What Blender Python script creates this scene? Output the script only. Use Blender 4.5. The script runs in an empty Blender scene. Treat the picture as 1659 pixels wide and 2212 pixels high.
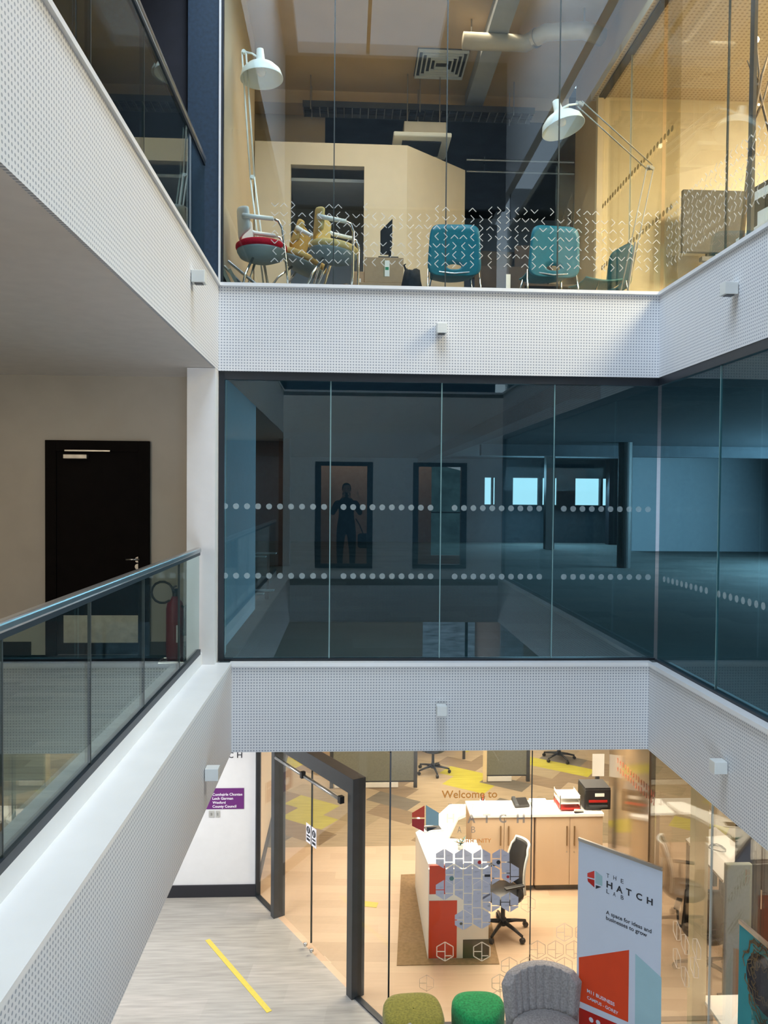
import bpy, math, random
from mathutils import Vector, Matrix
random.seed(7)
SC = bpy.context.scene
COL = SC.collection

# ------------------------------------------------------------------ camera
F = 1680.0
YAW, PITCH, ROLL = 0.0484, 0.0240, 0.0086
fw = Vector((math.sin(YAW)*math.cos(PITCH), math.cos(YAW)*math.cos(PITCH), -math.sin(PITCH)))
r0 = Vector((math.cos(YAW), -math.sin(YAW), 0)); u0 = r0.cross(fw)
rt = r0*math.cos(ROLL) + u0*math.sin(ROLL)
up = -r0*math.sin(ROLL) + u0*math.cos(ROLL)
cam_d = bpy.data.cameras.new('camera'); cam = bpy.data.objects.new('camera', cam_d); COL.objects.link(cam)
cam.matrix_world = Matrix(((rt.x, up.x, -fw.x, 0), (rt.y, up.y, -fw.y, 0), (rt.z, up.z, -fw.z, 0), (0, 0, 0, 1)))
cam_d.sensor_fit = 'VERTICAL'; cam_d.sensor_height = 24.0; cam_d.lens = F/2212*24.0
cam_d.clip_start = 0.02; cam_d.clip_end = 300
SC.camera = cam

# ------------------------------------------------------------------ sky, exposure
W = bpy.data.worlds.new('overcast_sky'); SC.world = W; W.use_nodes = True
wn = W.node_tree.nodes; wl = W.node_tree.links
bg = wn['Background']; bg.inputs[1].default_value = 2.2
tc = wn.new('ShaderNodeTexCoord'); sx = wn.new('ShaderNodeSeparateXYZ'); wr = wn.new('ShaderNodeValToRGB')
wl.new(tc.outputs['Generated'], sx.inputs[0]); wl.new(sx.outputs[2], wr.inputs[0]); wl.new(wr.outputs[0], bg.inputs[0])
wr.color_ramp.elements[0].position = 0.0; wr.color_ramp.elements[0].color = (.80, .92, 1.0, 1)
wr.color_ramp.elements[1].position = 0.5; wr.color_ramp.elements[1].color = (.62, .80, 1.0, 1)
SC.view_settings.view_transform = 'Standard'; SC.view_settings.look = 'None'
SC.view_settings.exposure = -0.18; SC.view_settings.gamma = 1.0; SC.view_settings.use_curve_mapping = False
SC.cycles.transparent_max_bounces = 24
SC.cycles.max_bounces = 8
SC.cycles.caustics_reflective = False; SC.cycles.caustics_refractive = False
SC.cycles.sample_clamp_indirect = 6.0

# ------------------------------------------------------------------ lights
def area(name, loc, sx_, sy_, power, color, direction=(0, 0, -1), spread=180):
    l = bpy.data.lights.new(name, 'AREA'); l.shape = 'RECTANGLE'; l.size = sx_; l.size_y = sy_
    l.energy = power; l.color = color; l.spread = math.radians(spread)
    o = bpy.data.objects.new(name, l); COL.objects.link(o); o.location = loc
    o.rotation_euler = Vector(direction).to_track_quat('-Z', 'Y').to_euler()
    return o
WARM = (1.0, .87, .70); WARMER = (1.0, .76, .48); COOL = (.68, .83, 1.0); NEUT = (1.0, .93, .84)
area('skylight_daylight', (.55, 4.6, 7.9), 2.3, 4.2, 560, COOL)
area('corridor_fill_lamp', (-4.5, -2.2, -.1), 1.2, 1.8, 110, NEUT, (.05, 1, 0))  # added fill for the left corridor; the wall behind it has no window
area('lobby_ceiling_light', (-2.6, 8.0, -2.6), 2.4, 1.6, 105, (.97, .98, 1))
area('lobby_ceiling_light_near', (-1.4, 3.8, -2.6), 1.0, 2.5, 16, NEUT)
area('office_ceiling_light', (1.9, 9.2, -2.6), 2.6, 1.6, 205, WARM)
area('lobby_fill_lamp', (.6, -2.6, -4.32), 3.6, 1.1, 265, COOL, (0, 1, .22))  # unseen fill added to lift the lower fascias, apart from the entrance window
area('office_ceiling_light_rear', (2.2, 14.0, -2.6), 5.0, 4.0, 300, WARM)
area('office_ceiling_light_right', (5.2, 7.0, -2.6), 2.2, 3.0, 170, WARM)
area('corridor_ceiling_light', (-2.8, 5.0, 1.05), 1.2, 3.0, 20, WARM)
area('room_ceiling_light', (.6, 8.9, 5.5), 2.6, 1.6, 66, (1, .80, .57), spread=105)
area('meeting_room_light', (5.5, 5.6, 4.85), 1.8, 2.0, 700, (1.0, .80, .54))
area('floor_daylight', (11.5, 15.0, 0.2), 5.0, 1.6, 1200, COOL, (-1, .1, -.25))
area('rear_window_daylight', (6.7, 24.9, .5), 3.2, .9, 260, COOL, (0, -1, -.7))
area('person_corridor_light', (0.6, -1.9, 1.0), 3.0, .6, 48, WARM)

# ------------------------------------------------------------------ pixel helpers (photo frame 1659 x 2212)
def ray(px, py):
    return fw + rt*((px-829.5)/F) - up*((py-1106)/F)
def at(px, py, Y):
    d = ray(px, py); return d*(Y/d.y)
def onz(px, py, z):
    d = ray(px, py); return d*(z/d.z)
def onx(px, py, X):
    d = ray(px, py); return d*(X/d.x)
def hit(px, py, p0, n):
    d = ray(px, py); return d*(p0.dot(n)/d.dot(n))

# ------------------------------------------------------------------ materials
MT = {}
def newmat(name):
    m = bpy.data.materials.new(name); m.use_nodes = True
    nt = m.node_tree; b = nt.nodes['Principled BSDF']; MT[name] = m
    return m, nt, b
def paint(name, c, rough=.6, metal=0, noise=.06, scale=8, bump=0, emit=0, sheen=0):
    m, nt, b = newmat(name)
    b.inputs['Roughness'].default_value = rough; b.inputs['Metallic'].default_value = metal
    if rough > .7: b.inputs['Specular IOR Level'].default_value = .15
    g = nt.nodes.new('ShaderNodeNewGeometry'); n = nt.nodes.new('ShaderNodeTexNoise'); n.inputs['Scale'].default_value = scale
    n.inputs['Detail'].default_value = 4
    nt.links.new(g.outputs['Position'], n.inputs['Vector'])
    r = nt.nodes.new('ShaderNodeValToRGB'); nt.links.new(n.outputs[0], r.inputs[0])
    r.color_ramp.elements[0].position = .3; r.color_ramp.elements[1].position = .7
    r.color_ramp.elements[0].color = [x*(1-noise) for x in c] + [1]
    r.color_ramp.elements[1].color = [min(1, x*(1+noise)) for x in c] + [1]
    nt.links.new(r.outputs[0], b.inputs['Base Color'])
    if bump:
        bp = nt.nodes.new('ShaderNodeBump'); bp.inputs['Strength'].default_value = bump; bp.inputs['Distance'].default_value = .01
        nt.links.new(n.outputs[0], bp.inputs['Height']); nt.links.new(bp.outputs[0], b.inputs['Normal'])
    if emit:
        b.inputs['Emission Color'].default_value = (*c, 1); b.inputs['Emission Strength'].default_value = emit
    if sheen: b.inputs['Sheen Weight'].default_value = sheen
    return m
def math_node(nt, op, a, b_=None):
    n = nt.nodes.new('ShaderNodeMath'); n.operation = op
    for i, v in enumerate((a, b_)):
        if v is None: continue
        if isinstance(v, (int, float)): n.inputs[i].default_value = v
        else: nt.links.new(v, n.inputs[i])
    return n.outputs[0]
def perf(name, c, hole, ax, pitch=.0262, rad=.0068):
    """perforated board: rows of small round holes; ax = the two world axes of the face"""
    m, nt, b = newmat(name); b.inputs['Roughness'].default_value = .55
    g = nt.nodes.new('ShaderNodeNewGeometry'); s = nt.nodes.new('ShaderNodeSeparateXYZ'); nt.links.new(g.outputs['Position'], s.inputs[0])
    d = []
    for a in ax:
        f_ = math_node(nt, 'FRACT', math_node(nt, 'DIVIDE', math_node(nt, 'ADD', s.outputs[a], 50), pitch))
        d.append(math_node(nt, 'POWER', math_node(nt, 'SUBTRACT', f_, .5), 2))
    q = math_node(nt, 'LESS_THAN', math_node(nt, 'ADD', d[0], d[1]), (rad/pitch)**2)
    mx = nt.nodes.new('ShaderNodeMix'); mx.data_type = 'RGBA'; nt.links.new(q, mx.inputs[0])
    mx.inputs[6].default_value = (*c, 1); mx.inputs[7].default_value = (*hole, 1)
    nt.links.new(mx.outputs[2], b.inputs['Base Color'])
    return m
def glass(name, tint, f0=.045, rough=0.0, fmax=1.0):
    m, nt, b = newmat(name); nt.nodes.remove(b)
    out = nt.nodes['Material Output']
    t = nt.nodes.new('ShaderNodeBsdfTransparent'); t.inputs[0].default_value = (*tint, 1)
    gl = nt.nodes.new('ShaderNodeBsdfGlossy'); gl.inputs['Roughness'].default_value = rough; gl.inputs[0].default_value = (.95, .98, 1, 1)
    g = nt.nodes.new('ShaderNodeNewGeometry'); v = nt.nodes.new('ShaderNodeVectorMath'); v.operation = 'DOT_PRODUCT'
    nt.links.new(g.outputs['Incoming'], v.inputs[0]); nt.links.new(g.outputs['Normal'], v.inputs[1])
    a = math_node(nt, 'ABSOLUTE', v.outputs['Value'])
    p = math_node(nt, 'POWER', math_node(nt, 'SUBTRACT', 1.0, a), 5)
    fac = math_node(nt, 'ADD', math_node(nt, 'MULTIPLY', p, (1-f0)*fmax), f0)
    ms = nt.nodes.new('ShaderNodeMixShader'); nt.links.new(fac, ms.inputs[0]); nt.links.new(t.outputs[0], ms.inputs[1]); nt.links.new(gl.outputs[0], ms.inputs[2])
    nt.links.new(ms.outputs[0], out.inputs[0])
    return m
def film(name, c, alpha):
    """translucent printed / frosted vinyl"""
    m, nt, b = newmat(name); b.inputs['Base Color'].default_value = (*c, 1); b.inputs['Roughness'].default_value = .6
    b.inputs['Alpha'].default_value = alpha
    return m
def planks(name, cols, sx_, sy_, rot, rough=.45, streak=.25, spec=.5):
    """cols: list of (position, colour); random tone per plank with long-grain streaks"""
    m, nt, b = newmat(name); b.inputs['Roughness'].default_value = rough; b.inputs['Specular IOR Level'].default_value = spec
    g = nt.nodes.new('ShaderNodeNewGeometry'); mp = nt.nodes.new('ShaderNodeMapping'); mp.inputs['Rotation'].default_value = (0, 0, rot)
    nt.links.new(g.outputs['Position'], mp.inputs[0]); s = nt.nodes.new('ShaderNodeSeparateXYZ'); nt.links.new(mp.outputs[0], s.inputs[0])
    row = math_node(nt, 'FLOOR', math_node(nt, 'DIVIDE', s.outputs[1], sy_))
    off = math_node(nt, 'MULTIPLY', row, .37)
    colx = math_node(nt, 'FLOOR', math_node(nt, 'ADD', math_node(nt, 'DIVIDE', s.outputs[0], sx_), off))
    cb = nt.nodes.new('ShaderNodeCombineXYZ'); nt.links.new(colx, cb.inputs[0]); nt.links.new(row, cb.inputs[1])
    wn_ = nt.nodes.new('ShaderNodeTexWhiteNoise'); wn_.noise_dimensions = '3D'; nt.links.new(cb.outputs[0], wn_.inputs['Vector'])
    r = nt.nodes.new('ShaderNodeValToRGB'); r.color_ramp.interpolation = 'CONSTANT'; nt.links.new(wn_.outputs['Value'], r.inputs[0])
    e = r.color_ramp.elements
    while len(e) < len(cols): e.new(.5)
    for i, (p_, c) in enumerate(cols): e[i].position = p_; e[i].color = (*c, 1)
    mp2 = nt.nodes.new('ShaderNodeMapping'); mp2.inputs['Rotation'].default_value = (0, 0, rot); mp2.inputs['Scale'].default_value = (1.2, 14, 1)
    nt.links.new(g.outputs['Position'], mp2.inputs[0])
    n = nt.nodes.new('ShaderNodeTexNoise'); n.inputs['Scale'].default_value = 2.2; n.inputs['Detail'].default_value = 6
    nt.links.new(mp2.outputs[0], n.inputs['Vector'])
    k = math_node(nt, 'ADD', math_node(nt, 'MULTIPLY', n.outputs[0], streak*2), 1-streak)
    mx = nt.nodes.new('ShaderNodeVectorMath'); mx.operation = 'SCALE'; nt.links.new(r.outputs[0], mx.inputs[0]); nt.links.new(k, mx.inputs['Scale'])
    nt.links.new(mx.outputs[0], b.inputs['Base Color'])
    return m

WHITE = paint('white_paint', (.78, .78, .78), .55, noise=.02)
paint('ledge_white', (.80, .81, .82), .35, noise=.03, scale=3)
perf('perf_front', (.74, .75, .77), (.30, .33, .38), (0, 2))
perf('perf_side', (.74, .75, .77), (.34, .37, .42), (1, 2))
perf('perf_ceiling', (.74, .62, .46), (.46, .35, .24), (0, 1), .05, .013)
paint('corridor_wall', (.50, .46, .39), .8, noise=.04, scale=4)
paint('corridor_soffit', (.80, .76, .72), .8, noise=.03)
paint('cream_wall', (.62, .52, .38), .8, noise=.03, scale=3)
paint('pod_cream', (.62, .57, .46), .75, noise=.02)
paint('yellow_cream', (.86, .77, .58), .8, noise=.03)
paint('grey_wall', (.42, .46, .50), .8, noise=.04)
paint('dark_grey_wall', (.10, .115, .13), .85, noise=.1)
paint('dark_ceiling', (.035, .038, .045), .9, noise=.2, scale=3)  # far ceiling is unlit; its shade is put into this near-black colour
paint('warm_ceiling', (.62, .46, .28), .8, noise=.06, scale=2)
paint('navy_panel', (.016, .038, .070), .6, noise=.2, scale=30)
paint('black_panel', (.012, .011, .018), .7, noise=.2)
paint('dark_frame', (.012, .018, .026), .4, noise=.1)
paint('grey_frame', (.045, .05, .055), .4, noise=.1)
paint('door_black', (.005, .0035, .003), .9, noise=.2)
paint('skirting', (.016, .016, .022), .5)
paint('steel', (.55, .55, .54), .28, metal=1, noise=.05)
paint('brushed_steel', (.42, .38, .31), .42, metal=1, noise=.15, scale=14)
paint('chrome', (.80, .80, .80), .12, metal=1, noise=.02)
paint('joint_dark', (.02, .03, .03), .5)
paint('joint_green', (.16, .30, .32), .4)
paint('joint_light', (.45, .52, .52), .4)
paint('lamp_white', (.80, .84, .80), .35, noise=.02)
paint('lamp_inside', (.55, .58, .55), .5, noise=.02)
paint('bulb_glass', (.95, .9, .8), .2, noise=0)
paint('bulb_lit', (1.0, .80, .50), .3, noise=0, emit=18)
paint('blue_plastic', (.001, .14, .20), .45, noise=.12, scale=40)
paint('teal_plastic', (.004, .12, .14), .45, noise=.12, scale=40)
paint('white_plastic', (.72, .74, .72), .35, noise=.02)
paint('red_fabric', (.42, .012, .03), .85, noise=.15, scale=60)
paint('yellow_fabric', (.62, .47, .20), .85, noise=.12, scale=60)
paint('ochre_fabric', (.50, .34, .12), .85, noise=.12, scale=60)
paint('seat_shell', (.22, .28, .29), .6, noise=.1)
paint('black_plastic', (.012, .012, .013), .4, noise=.1)
paint('rail_grey', (.20, .19, .175), .5, noise=.05)
paint('tv_dark', (.035, .03, .022), .6, noise=.1)
paint('arm_grey', (.30, .29, .25), .4, noise=.05)
paint('screen_black', (.006, .006, .008), .35, noise=.1)
paint('cardboard', (.38, .27, .17), .85, noise=.06, scale=20)
paint('paper', (.82, .82, .78), .7, noise=.03)
paint('green_print', (.02, .22, .10), .6)
paint('black_bag', (.014, .017, .02), .8, noise=.3, scale=20, bump=.4)
paint('wood_dark', (.030, .018, .012), .5, noise=.3)
paint('wood_branch', (.12, .075, .03), .6, noise=.3, scale=30)
paint('duct_metal', (.62, .58, .48), .45, metal=.3, noise=.05)
paint('desk_white', (.88, .88, .86), .4, noise=.01)
paint('cabinet_front', (.62, .47, .32), .5, noise=.02)
paint('cabinet_handle', (.30, .20, .10), .35, metal=.6)
paint('orange_red', (.66, .055, .010), .5, noise=.03)
paint('deep_red', (.42, .010, .006), .5, noise=.03)
paint('slate', (.10, .085, .055), .6)
paint('logo_blue', (.30, .46, .50), .55)
paint('logo_red', (.60, .04, .03), .55)
paint('ink', (.02, .022, .03), .6)
paint('grey_ink', (.30, .31, .33), .6)
paint('banner_white', (.56, .62, .73), .55, noise=.01)
paint('banner_blue', (.33, .52, .58), .55, noise=.02)
paint('teal_print', (.02, .24, .27), .6, noise=.05)
paint('purple_sign', (.14, .018, .17), .45, noise=.03)
paint('sign_white', (.88, .86, .92), .5)
paint('switch_plate', (.55, .55, .52), .3, metal=.3)
paint('tape_yellow', (.60, .50, .08), .5, noise=.05, scale=30)
paint('green_felt', (.010, .22, .065), .95, noise=.35, scale=55, bump=.3, sheen=.2)
paint('olive_felt', (.19, .18, .03), .95, noise=.3, scale=55, bump=.3, sheen=.2)
paint('grey_felt', (.30, .28, .275), .95, noise=.25, scale=60, bump=.3, sheen=.2)
paint('screen_fabric', (.20, .21, .17), .9, noise=.08, scale=40)
paint('mat_brown', (.30, .20, .11), .9, noise=.15, scale=25)
paint('extinguisher_red', (.20, .006, .012), .35)
paint('partition_brown', (.17, .105, .05), .12, noise=.3, scale=2)
paint('column_cream', (.80, .66, .42), .6, noise=.03)
paint('corridor_orange', (.48, .33, .27), .8, noise=.04)
paint('hill_green', (.12, .20, .18), .95, noise=.4, scale=.6)
paint('car_park', (.42, .45, .46), .9, noise=.5, scale=1.5)
paint('coat_navy', (.010, .012, .018), .85, noise=.2)
paint('skin', (.35, .20, .14), .6, noise=.04)
paint('hair', (.02, .014, .01), .8)
paint('steel_post', (.045, .045, .045), .5, noise=.1)
paint('timber', (.30, .20, .13), .7, noise=.2)
planks('lobby_floor', [(0, (.36, .35, .325)), (.35, (.385, .37, .345)), (.7, (.335, .325, .30))], 1.2, .30, .12, .35, .42)
planks('office_wood', [(0, (.58, .42, .29)), (.4, (.62, .46, .32)), (.75, (.54, .39, .265))], 1.0, .18, .06, .4, .08)
planks('office_carpet', [(0, (.38, .30, .20)), (.42, (.24, .18, .12)), (.68, (.32, .26, .17)), (.82, (.17, .15, .12)), (.90, (.42, .38, .06))], .8, .44, .62, .95, .32, .1)
planks('corridor_carpet', [(0, (.23, .21, .185)), (.4, (.20, .185, .165)), (.7, (.26, .235, .205))], .9, .12, 0, .95, .35, .1)
planks('dark_carpet', [(0, (.15, .155, .15)), (.5, (.13, .135, .13)), (.8, (.165, .165, .155))], 1, .5, 0, .9, .15, .2)
planks('upper_carpet', [(0, (.15, .14, .13))], 1, 1, 0, .9, .15, .2)
glass('glass_upper', (.93, .97, .97), .045)
glass('glass_middle', (.50, .70, .74), .065)
glass('glass_side_middle', (.50, .70, .74), .030, fmax=.55)
glass('glass_ground', (.965, .965, .94), .018)
glass('glass_side_ground', (.93, .93, .90), .05)
glass('glass_balustrade', (.80, .90, .89), .045, fmax=.65)
glass('glass_clear', (.90, .95, .96), .03)
glass('glass_partition', (.96, .93, .84), .03)
film('frost_dot', (.62, .76, .80), .23)
film('chevron_film', (.74, .76, .74), .42)
film('partition_dot', (.42, .28, .10), .75)
film('hex_film', (.52, .52, .61), .80)
film('hex_frost', (.95, .80, .64), .48)
film('hex_frost_grey', (.72, .56, .44), .35)
film('text_film', (.30, .29, .27), .72)
film('text_orange', (.85, .30, .02), .9)
film('text_white', (.95, .88, .76), .85)
film('mirrored_letters', (.65, .14, .06), .45)

# ------------------------------------------------------------------ mesh builder
class MB:
    def __init__(s): s.v = []; s.f = []
    def add(s, vs, fs):
        n = len(s.v); s.v += [tuple(p) for p in vs]; s.f += [[i+n for i in f] for f in fs]; return s
    def box(s, x0, x1, y0, y1, z0, z1):
        return s.add([(x0, y0, z0), (x1, y0, z0), (x1, y1, z0), (x0, y1, z0), (x0, y0, z1), (x1, y0, z1), (x1, y1, z1), (x0, y1, z1)],
                     [(0, 3, 2, 1), (4, 5, 6, 7), (0, 1, 5, 4), (1, 2, 6, 5), (2, 3, 7, 6), (3, 0, 4, 7)])
    def rbox(s, c, size, rz=0, rx=0, ry=0):
        M = Matrix.Translation(Vector(c)) @ Matrix.Rotation(rz, 4, 'Z') @ Matrix.Rotation(ry, 4, 'Y') @ Matrix.Rotation(rx, 4, 'X')
        a, b, d = [k/2 for k in size]
        vs = [M @ Vector(p) for p in [(-a, -b, -d), (a, -b, -d), (a, b, -d), (-a, b, -d), (-a, -b, d), (a, -b, d), (a, b, d), (-a, b, d)]]
        return s.add(vs, [(0, 3, 2, 1), (4, 5, 6, 7), (0, 1, 5, 4), (1, 2, 6, 5), (2, 3, 7, 6), (3, 0, 4, 7)])
    def prism(s, poly, off):
        """poly: 3D points, off: extrusion vector"""
        n = len(poly); off = Vector(off); a = [Vector(p) for p in poly]; vs = a + [p+off for p in a]
        fs = [list(range(n))[::-1], list(range(n, 2*n))] + [(i, (i+1) % n, (i+1) % n+n, i+n) for i in range(n)]
        return s.add(vs, fs)
    def wall(s, p0, p1, z0, z1, t):
        """vertical slab between plan points, thickness t to the left of p0->p1"""
        d = Vector((p1[0]-p0[0], p1[1]-p0[1], 0)).normalized(); n = Vector((-d.y, d.x, 0))*t
        return s.prism([(p0[0], p0[1], z0), (p1[0], p1[1], z0), (p1[0], p1[1], z1), (p0[0], p0[1], z1)], n)
    def tube(s, pts, r, n=10, caps=True):
        pts = [Vector(p) for p in pts]; rings = []
        rr = r if isinstance(r, (list, tuple)) else [r]*len(pts)
        prev = None
        for i, p in enumerate(pts):
            if i == 0: d = pts[1]-p
            elif i == len(pts)-1: d = p-pts[-2]
            else: d = (pts[i+1]-p).normalized() + (p-pts[i-1]).normalized()
            d.normalize()
            if prev is None:
                a = d.orthogonal().normalized()
            else:
                a = (prev - d*prev.dot(d)); a = a.normalized() if a.length > 1e-5 else d.orthogonal().normalized()
            prev = a; b = d.cross(a)
            rings.append([p + (a*math.cos(2*math.pi*k/n) + b*math.sin(2*math.pi*k/n))*rr[i] for k in range(n)])
        vs = [q for ring in rings for q in ring]; fs = []
        for i in range(len(pts)-1):
            for k in range(n):
                fs.append((i*n+k, i*n+(k+1) % n, (i+1)*n+(k+1) % n, (i+1)*n+k))
        if caps:
            fs.append(list(range(n))[::-1]); fs.append([(len(pts)-1)*n+k for k in range(n)])
        return s.add(vs, fs)
    def lathe(s, prof, org, axis=(0, 0, 1), n=28):
        """prof: (radius, height) list"""
        org = Vector(org); ax = Vector(axis).normalized(); a = ax.orthogonal().normalized(); b = ax.cross(a)
        vs = []; fs = []
        for r, h in prof:
            vs += [org + ax*h + (a*math.cos(2*math.pi*k/n) + b*math.sin(2*math.pi*k/n))*max(r, .0004) for k in range(n)]
        for i in range(len(prof)-1):
            for k in range(n):
                fs.append((i*n+k, i*n+(k+1) % n, (i+1)*n+(k+1) % n, (i+1)*n+k))
        fs.append(list(range(n))[::-1]); fs.append([(len(prof)-1)*n+k for k in range(n)])
        return s.add(vs, fs)
    def build(s, name, mat, parent=None, bevel=0, smooth=False, seg=2, sub=0, local=None):
        me = bpy.data.meshes.new(name)
        v = s.v
        if local is not None: v = [tuple(Vector(p)-local) for p in v]
        me.from_pydata(v, [], s.f); me.validate(); me.update()
        me.materials.append(MT[mat] if isinstance(mat, str) else mat)
        o = bpy.data.objects.new(name, me); COL.objects.link(o)
        if parent is not None: o.parent = parent
        if smooth:
            for p in me.polygons: p.use_smooth = True
        if bevel:
            b = o.modifiers.new('bevel', 'BEVEL'); b.width = bevel; b.segments = seg; b.limit_method = 'ANGLE'
        if sub:
            b = o.modifiers.new('sub', 'SUBSURF'); b.levels = sub; b.render_levels = sub
        return o
def thing(name, label, cat, loc=(0, 0, 0), rz=0, group=None):
    o = bpy.data.objects.new(name, None); COL.objects.link(o); o.location = loc; o.rotation_euler = (0, 0, rz)
    return tag(o, label, cat, group)
def tag(o, label, cat, group=None):
    o['label'] = label; o['category'] = cat
    if group: o['group'] = group
    return o
def struct(name, mb, mat, parent=None, **k):
    o = mb.build(name, mat, parent, **k)
    if parent is None: o['kind'] = 'structure'
    return o
def copy_thing(o, parent=None):
    c = o.copy(); COL.objects.link(c)
    if parent is not None: c.parent = parent
    for ch in list(o.children): copy_thing(ch, c)
    return c
_tx = {}
def text_geo(s, bold=0.0):
    """flat outline geometry of a word, lower left at 0,0 and width 1"""
    key = (s, bold)
    if key in _tx: return _tx[key]
    cu = bpy.data.curves.new('t', 'FONT'); cu.body = s; cu.offset = bold; cu.resolution_u = 3
    ob = bpy.data.objects.new('t', cu); COL.objects.link(ob)
    me = bpy.data.meshes.new_from_object(ob.evaluated_get(bpy.context.evaluated_depsgraph_get()))
    vs = [v.co.copy() for v in me.vertices]; fs = [list(p.vertices) for p in me.polygons]
    bpy.data.objects.remove(ob); bpy.data.meshes.remove(me)
    x0 = min(v.x for v in vs); x1 = max(v.x for v in vs)
    _tx[key] = ([((v.x-x0)/(x1-x0), v.y/(x1-x0)) for v in vs], fs, max(v.y for v in vs)/(x1-x0))
    return _tx[key]
def text_on(mb, s, org, ux, uz, w, bold=0.0, h=None):
    """lay a word on a surface from its baseline-left point; ux/uz unit vectors, w width, h cap height"""
    vs, fs, asp = text_geo(s, bold); k = w if h is None else h/asp
    org = Vector(org)
    mb.add([org + Vector(ux)*x*w + Vector(uz)*y*k for x, y in vs], fs)
    return mb

# ================================================================== BUILDING SHELL
D = 7.2; XL, XR = -1.176, 2.92; XLL, XRL = -1.04, 2.86
ZU, ZS, ZM, ZL = 1.905, 1.108, -1.565, -2.395
G = -5.06; ZC = -2.45
WX0, WX1 = -5.2, 13.0

# --- ground floor plan
A = onz(555, 1935, G); B = onz(766, 2152, G)
t_ = (D-A.y)/(B.y-A.y); Cc = Vector((A.x+(B.x-A.x)*t_, D, G))
DG = (B-A); DG.z = 0; DG.normalize(); DN = Vector((-DG.y, DG.x, 0)); DN = DN if DN.y > 0 else -DN
YW = A.y
fl = MB().prism([(WX0, -3, G), (XR, -3, G), (XR, D, G), tuple(Cc), (A.x, A.y, G), (WX0, YW, G)], (0, 0, -.12))
struct('floor', fl, 'lobby_floor')
YC = onz(800, 1828, G).y
fl = MB().prism([(A.x, A.y, G), tuple(Cc), (XR, D, G), (XR, 0, G), (WX1, 0, G), (WX1, YC, G), (A.x, YC, G)], (0, 0, -.12))
struct('floor', fl, 'office_wood')
struct('floor', MB().box(-4, WX1, YC, 23, G-.12, G), 'office_carpet')
# white lobby end panel, skirting
struct('wall_back', MB().box(WX0, A.x-.012, YW, YW+.12, G, -2.40), WHITE)
struct('baseboard_back', MB().box(WX0, A.x-.015, YW-.02, YW-.001, G, G+.15), 'skirting')
struct('wall_left', MB().box(WX0-.1, WX0, -3, YW+.1, G, 8), 'corridor_wall')
struct('wall_front', MB().box(WX0, 1.75, -3.1, -3, G, -2.4).box(1.75, XR, -3.1, -3, G, -4.15), 'corridor_wall')
struct('window_14', MB().box(2.72, 2.78, -3.06, -3, -4.15, -2.4).box(1.75, XR, -3.06, -3, -4.15, -4.10), 'dark_frame')
struct('wall_back', MB().box(-4, WX1, 23, 23.1, G, ZC), 'cream_wall')
struct('wall_right', MB().box(WX1, WX1+.1, 0, 26, G, 5.7), 'grey_wall')
struct('wall_front', MB().box(XR+.1, WX1, -.1, 0, G, 5.7), 'grey_wall')
struct('wall_left', MB().box(A.x-.14, A.x-.02, YW+.13, 23, G, ZC), 'cream_wall')
struct('baseboard_left', MB().box(A.x-.018, A.x, YW+.06, 23, G, G+.15), 'skirting')

# --- slabs: ground-floor ceilings under the middle floor
struct('ceiling', MB().box(WX0, XL-.2, -3, D, -2.40, -1.72), 'corridor_soffit')
struct('ceiling', MB().box(-4, WX1, D+.12, 25.7, -2.42, -1.72), 'corridor_soffit')
struct('ceiling', MB().box(XR+.02, WX1, 0, D+.12, -2.42, -1.72), 'corridor_soffit')
struct('ceiling', MB().box(XL-.2, XR, -3, -.05, -2.42, -1.72), 'corridor_soffit')
# --- middle floor
struct('floor', MB().box(WX0, -1.33, -3, 7.78, -1.72, -1.60), 'corridor_carpet')
struct('floor', MB().box(-1.33, XR, -3, -.0, -1.72, -1.60), 'corridor_carpet')
struct('floor', MB().box(-4.2, WX1, D+.12, 25.7, -1.72, -1.60), 'dark_carpet')
struct('floor', MB().box(XR+.02, WX1, 0, D+.12, -1.72, -1.60), 'dark_carpet')
# --- slabs between middle and top level
struct('ceiling', MB().box(WX0, XL-.02, -3, 7.78, ZS+.004, 1.80), 'corridor_soffit')
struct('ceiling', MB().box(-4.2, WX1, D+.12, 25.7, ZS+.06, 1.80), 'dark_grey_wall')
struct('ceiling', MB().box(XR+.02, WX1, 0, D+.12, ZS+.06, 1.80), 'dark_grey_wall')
struct('ceiling', MB().box(XL-.02, XR, -3, -.0, ZS+.004, 1.80), 'corridor_soffit')
struct('floor', MB().box(WX0, XL-.02, -3, D+.3, 1.80, 1.87), 'upper_carpet')
struct('floor', MB().box(XL-.02, XR, -3, -.0, 1.80, 1.87), 'upper_carpet')
struct('floor', MB().box(-4.2, WX1, D+.12, 20, 1.80, 1.87), 'upper_carpet')
struct('floor', MB().box(XR+.02, WX1, 0, D+.12, 1.80, 1.87), 'upper_carpet')

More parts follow.
